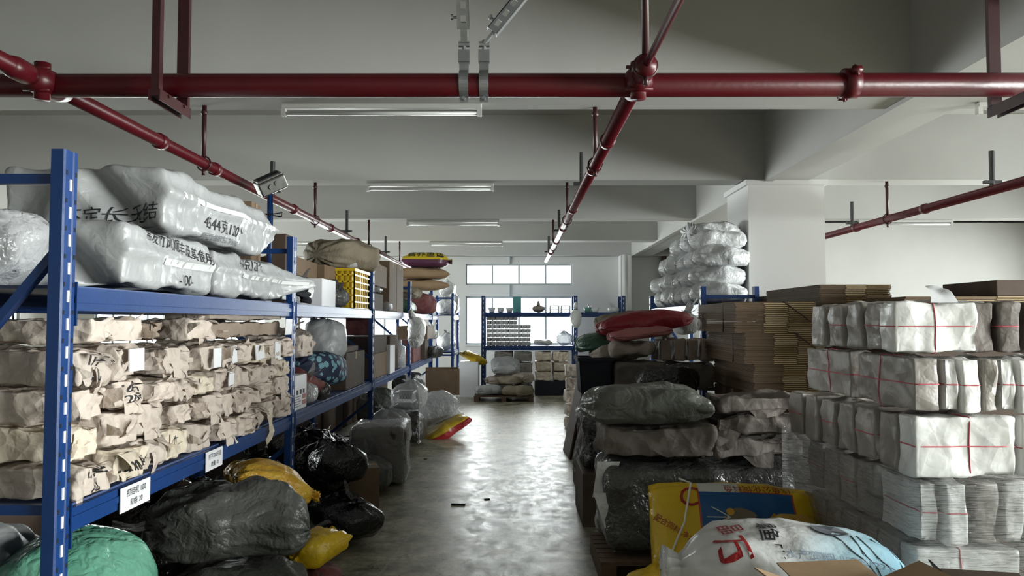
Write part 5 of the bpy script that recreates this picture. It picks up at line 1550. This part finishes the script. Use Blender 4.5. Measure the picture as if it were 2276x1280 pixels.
for i, (x, zz) in enumerate(((1.80, zc + 30 * T), (1.87, zc + 15 * T))):
    mb = MB(); w = .59; h = 15 * T + .004
    for yy in (5.55,):
        mb.tube([(x - w / 2, yy, zz), (x - w / 2, yy, zz + h), (x + w / 2, yy, zz + h), (x + w / 2, yy, zz)], .004, 6)
    mb.tube([(x + .05, 5.295, zz + h), (x + .24, 5.285, zz + h * .35), (x + .28, 5.4, zz + h * .3)], .004, 6)
    put(mb, 'packing_strap', 'twine_dark', (0, 0, 0), ['dark strap round the top bundle of flattened cartons', 'dark strap round the middle bundle of flattened cartons'][i], 'strap')
fc2 = flat_carton(.50, 1.15, T * .92)
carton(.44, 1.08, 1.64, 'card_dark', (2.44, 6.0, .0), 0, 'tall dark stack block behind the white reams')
bundle(2.40, 5.98, 1.642, 12, 'flattened brown carton on the high stack behind the white reams', fc2, 'flattened cartons, high stack', seed=6)
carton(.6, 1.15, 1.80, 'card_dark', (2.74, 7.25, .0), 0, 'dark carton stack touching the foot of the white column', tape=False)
fc3 = flat_carton(.86, .60, T * .92)
carton(.84, .60, 1.62, 'card_dark', (2.86, 5.06, .0), 0, 'dark carton block behind the ream stack, at the picture edge')
bundle(2.86, 5.06, 1.622, 6, 'flattened pale edged carton behind the ream stack', fc3, 'flattened cartons, pale edged', seed=8)
carton(.5, .6, .10, 'card_dark', (3.24, 5.06, 1.622 + 6 * T + .002), 0, 'flat dark carton on top at the right edge', tape=False)

# ---- blue rack of white sacks before the column
rack('pallet_rack', 'blue rack loaded with white woven sacks beside the white column', (1.84, 0, 0), -math.pi / 2, [-10.5, -7.65], .58, 1.90, (.95, 1.72))
SK = []
for k in range(6):
    me = sack(.60, .46, .235, 400 + k, ('round', 'round'), 40, 44, amp=.03, wr=.022, fs=8).mesh('woven_sack', True); me.materials.append(M['woven_bright']); SK.append(me)
n = 0
for r_ in range(4):
    for c in range(6):
        if r_ == 3 and c > 2 or r_ == 2 and c > 4: continue
        yy = 7.96 + c * .425 + (.12 if r_ % 2 else 0)
        o = link('woven_sack', SK[n % 6], None, None, (2.12 + rnd.uniform(-.02, .03), yy, 1.746 + r_ * .19), (rnd.uniform(-.06, .06), 0, (n % 2) * math.pi + rnd.uniform(-.1, .1)), (1, rnd.uniform(.94, 1.02), rnd.uniform(.92, 1.05)))
        tag(o, 'white woven sack in the %s layer on the blue rack, %s from the column end' % (ORD[r_], ORD[c]), 'sack', 'white woven sacks on the rack'); n += 1
o = put(sack(.6, .5, .22, 410, ('tied', 'round'), amp=.03, wr=.03), 'woven_sack', 'woven_bright', (2.12, 8.2, 2.42), 'topmost white woven sack with a ruffled neck on the blue rack', 'sack', (0, 0, .3), 'white woven sacks on the rack')

# ---- rear blue rack before the window
rack('pallet_rack', 'blue rack standing before the rear window', (0, 16.25, 0), 0, [-.72, 1.24, 2.26], .58, 2.10, (1.03, 1.74), braces=())
me = softbox(.094, .3, .088, 420, 8, .004, 16, .016).mesh('clear_bundle', True); me.materials.append(M['bundle_grey'])
for c in range(10):
    for r_ in range(7 if c < 7 else 5):
        o = link('clear_bundle', me, None, None, (-.56 + c * .094, 16.43, 1.04 + r_ * .09), (0, 0, rnd.uniform(-.05, .05)))
        tag(o, 'clear bundle on the rear rack, %s column from the left post, %s layer up' % (ORD[c], ORD[r_]), 'bundle', 'clear bundles on the rear rack')
put(binbag(.5, .36, .16, 430, False, .03), 'white_bag', 'white_bag', (.62, 16.45, 1.04), 'flat white bag before the window on the rear rack', 'bag')
put(binbag(.4, .36, .34, 431, True, .03), 'white_bag', 'clear_thick', (1.04, 16.45, 1.04), 'clear bag at the right post of the rear rack', 'bag')
def bowl(x, lab_, m='paper'):
    mb = MB(); mb.tube([(0, 0, 0), (0, 0, .02), (0, 0, .10)], [.05, .06, .085], 16, True)
    put(mb, 'white_pot', m, (x, 16.4, 1.75), lab_, 'pot', group='pots on the rear rack')
for i in range(3): bowl(-.50 + i * .19, 'white pot on the rear rack top, %s from the left post' % ORD[i])
bowl(1.55, 'greenish pot on the right bay of the rear rack', 'green_bag'); bowl(1.72, 'white pot next to the greenish one on the rear rack')
put(binbag(.2, .2, .16, 440, True, .02), 'white_bag', 'white_bag', (1.62, 16.62, 1.75), 'crumpled white bag behind the pots on the rear rack', 'bag')
put(binbag(.26, .26, .18, 441, True, .02), 'white_bag', 'white_bag', (2.1, 16.45, 1.75), 'white bag at the right end of the rear rack', 'bag')
put(binbag(.32, .3, .2, 442, True, .02), 'grey_bundle', 'taupe', (.50, 16.45, 1.75), 'grey brown bundle on the rear rack top', 'bag')
for i in range(2):
    o = empty('white_stool', (.84 + i * .24, 16.42, 1.75)); tag(o, ['white stool frame on the rear rack, left one', 'white stool frame on the rear rack, right one'][i], 'stool')
    MB().box(-.1, .1, -.1, .1, .13, .15).build('seat', M['paper'], o)
    for sx in (-.09, .09):
        for sy in (-.09, .09): MB().box(sx - .012, sx + .012, sy - .012, sy + .012, 0, .13).build('leg', M['paper'], o)
    MB().box(-.09, .09, -.1, -.085, .06, .075).build('stretcher', M['paper'], o)
o = put(MB().box(-.09, .09, -.004, 0, 0, .34).box(-.02, -.0, -.006, 0, .05, .29), 'teal_sheet', mat('teal_sheet', (.10, .33, .33), rough=.5, vary=0), (.04, 16.5, 1.75), 'teal plastic sheet standing before the rear window', 'sheet', smooth=False)
hb2 = put(binbag(.28, .24, .46, 443, False, .03), 'carrier_bag', 'white_bag', (1.27, 16.08, 1.42), 'white carrier bag hanging from the right post of the rear rack', 'bag')
MB().tube([(0, 0, .42), (.01, .08, .52), (.01, .14, .55)], [.05, .03, .01], 8).build('handle', M['white_bag'], hb2, True)
# below: packets on pallets
carton(.72, .6, .30, 'slot', (.78, 16.45, 0), 0, 'black crate carrying cream packets under the rear rack', name='black_crate', tape=False)
for c in range(2):
    for r_ in range(3):
        kpack(.36, .5, .205, 450 + c * 3 + r_, (.60 + c * .375, 16.4, .302 + r_ * .208), 'cream packet under the rear rack, %s column, %s layer' % (ORD[c], ORD[r_]), 'kraft2', name='paper_packet', group='cream packets under the rear rack')
for c in range(2):
    for r_ in range(4):
        kpack(.40, .45, .23, 460 + c * 4 + r_, (-.24 + c * .41, 16.4, .002 + r_ * .233), 'pale grey packet under the rear rack, %s column, %s layer' % (ORD[c], ORD[r_]), 'shaded_pale_wrap', name='paper_packet', group='grey packets under the rear rack')
pallet(-.80, .36, 14.85, 15.75, 'wooden pallet with a heap of pale sacks before the rear rack', .11)
SP = [(-.50, 15.2, .112, .55, .42, .20, .2, 'woven', 'pale sack at the left of the heap on the rear pallet'), (.06, 15.1, .112, .62, .5, .22, -.1, 'khaki', 'olive sack at the front of the heap on the rear pallet'),
      (-.28, 15.4, .30, .6, .45, .20, .3, 'taupe', 'taupe sack in the middle of the heap on the rear pallet'), (.10, 15.45, .32, .5, .5, .22, 1.0, 'taupe', 'taupe sack at the right back of the heap on the rear pallet'),
      (-.08, 15.2, .33, .5, .36, .17, -.5, 'khaki', 'olive folded sack on the heap on the rear pallet'), (-.18, 15.5, .50, .55, .42, .18, .1, 'woven', 'pale sack on top of the heap on the rear pallet')]
for i, (x, y, z, l, w, h, rz, m, lb) in enumerate(SP):
    put(sack(l, w, h, 480 + i, ('flat', 'round'), amp=.025, wr=.02), 'goods_sack', m, (x, y, z), lb, 'sack', (0, 0, rz), 'sacks on the rear pallet')
put(sack(.6, .4, .3, 490, ('flat', 'flat'), amp=.03), 'goods_sack', 'woven', (-.20, 15.92, .55), 'big cream sack leaning behind the heap on the rear pallet', 'sack', (.5, 0, .1))

# ---- bits on the floor
mb = MB(); mb.bevbox(-.06, .06, -.012, .012, 0, .012, .003)
put(mb, 'black_strip', 'slot', (Xat(1020, 6.55), 6.55, 0), 'short black strip lying in the middle of the aisle', 'strip', (0, 0, -.1), smooth=False)
put(MB().bevbox(-.025, .025, -.012, .012, 0, .008, .003), 'dark_chip', 'slot', (Xat(1083, 6.75), 6.75, 0), 'small dark chip on the aisle floor beyond the strip', 'chip', (0, 0, .4), smooth=False)
put(MB().bevbox(-.02, .02, -.01, .01, 0, .008, .003), 'dark_chip', 'slot', (Xat(947, 8.7), 8.7, 0), 'small dark chip on the aisle floor near the clear sacks', 'chip', (0, 0, .4), smooth=False)
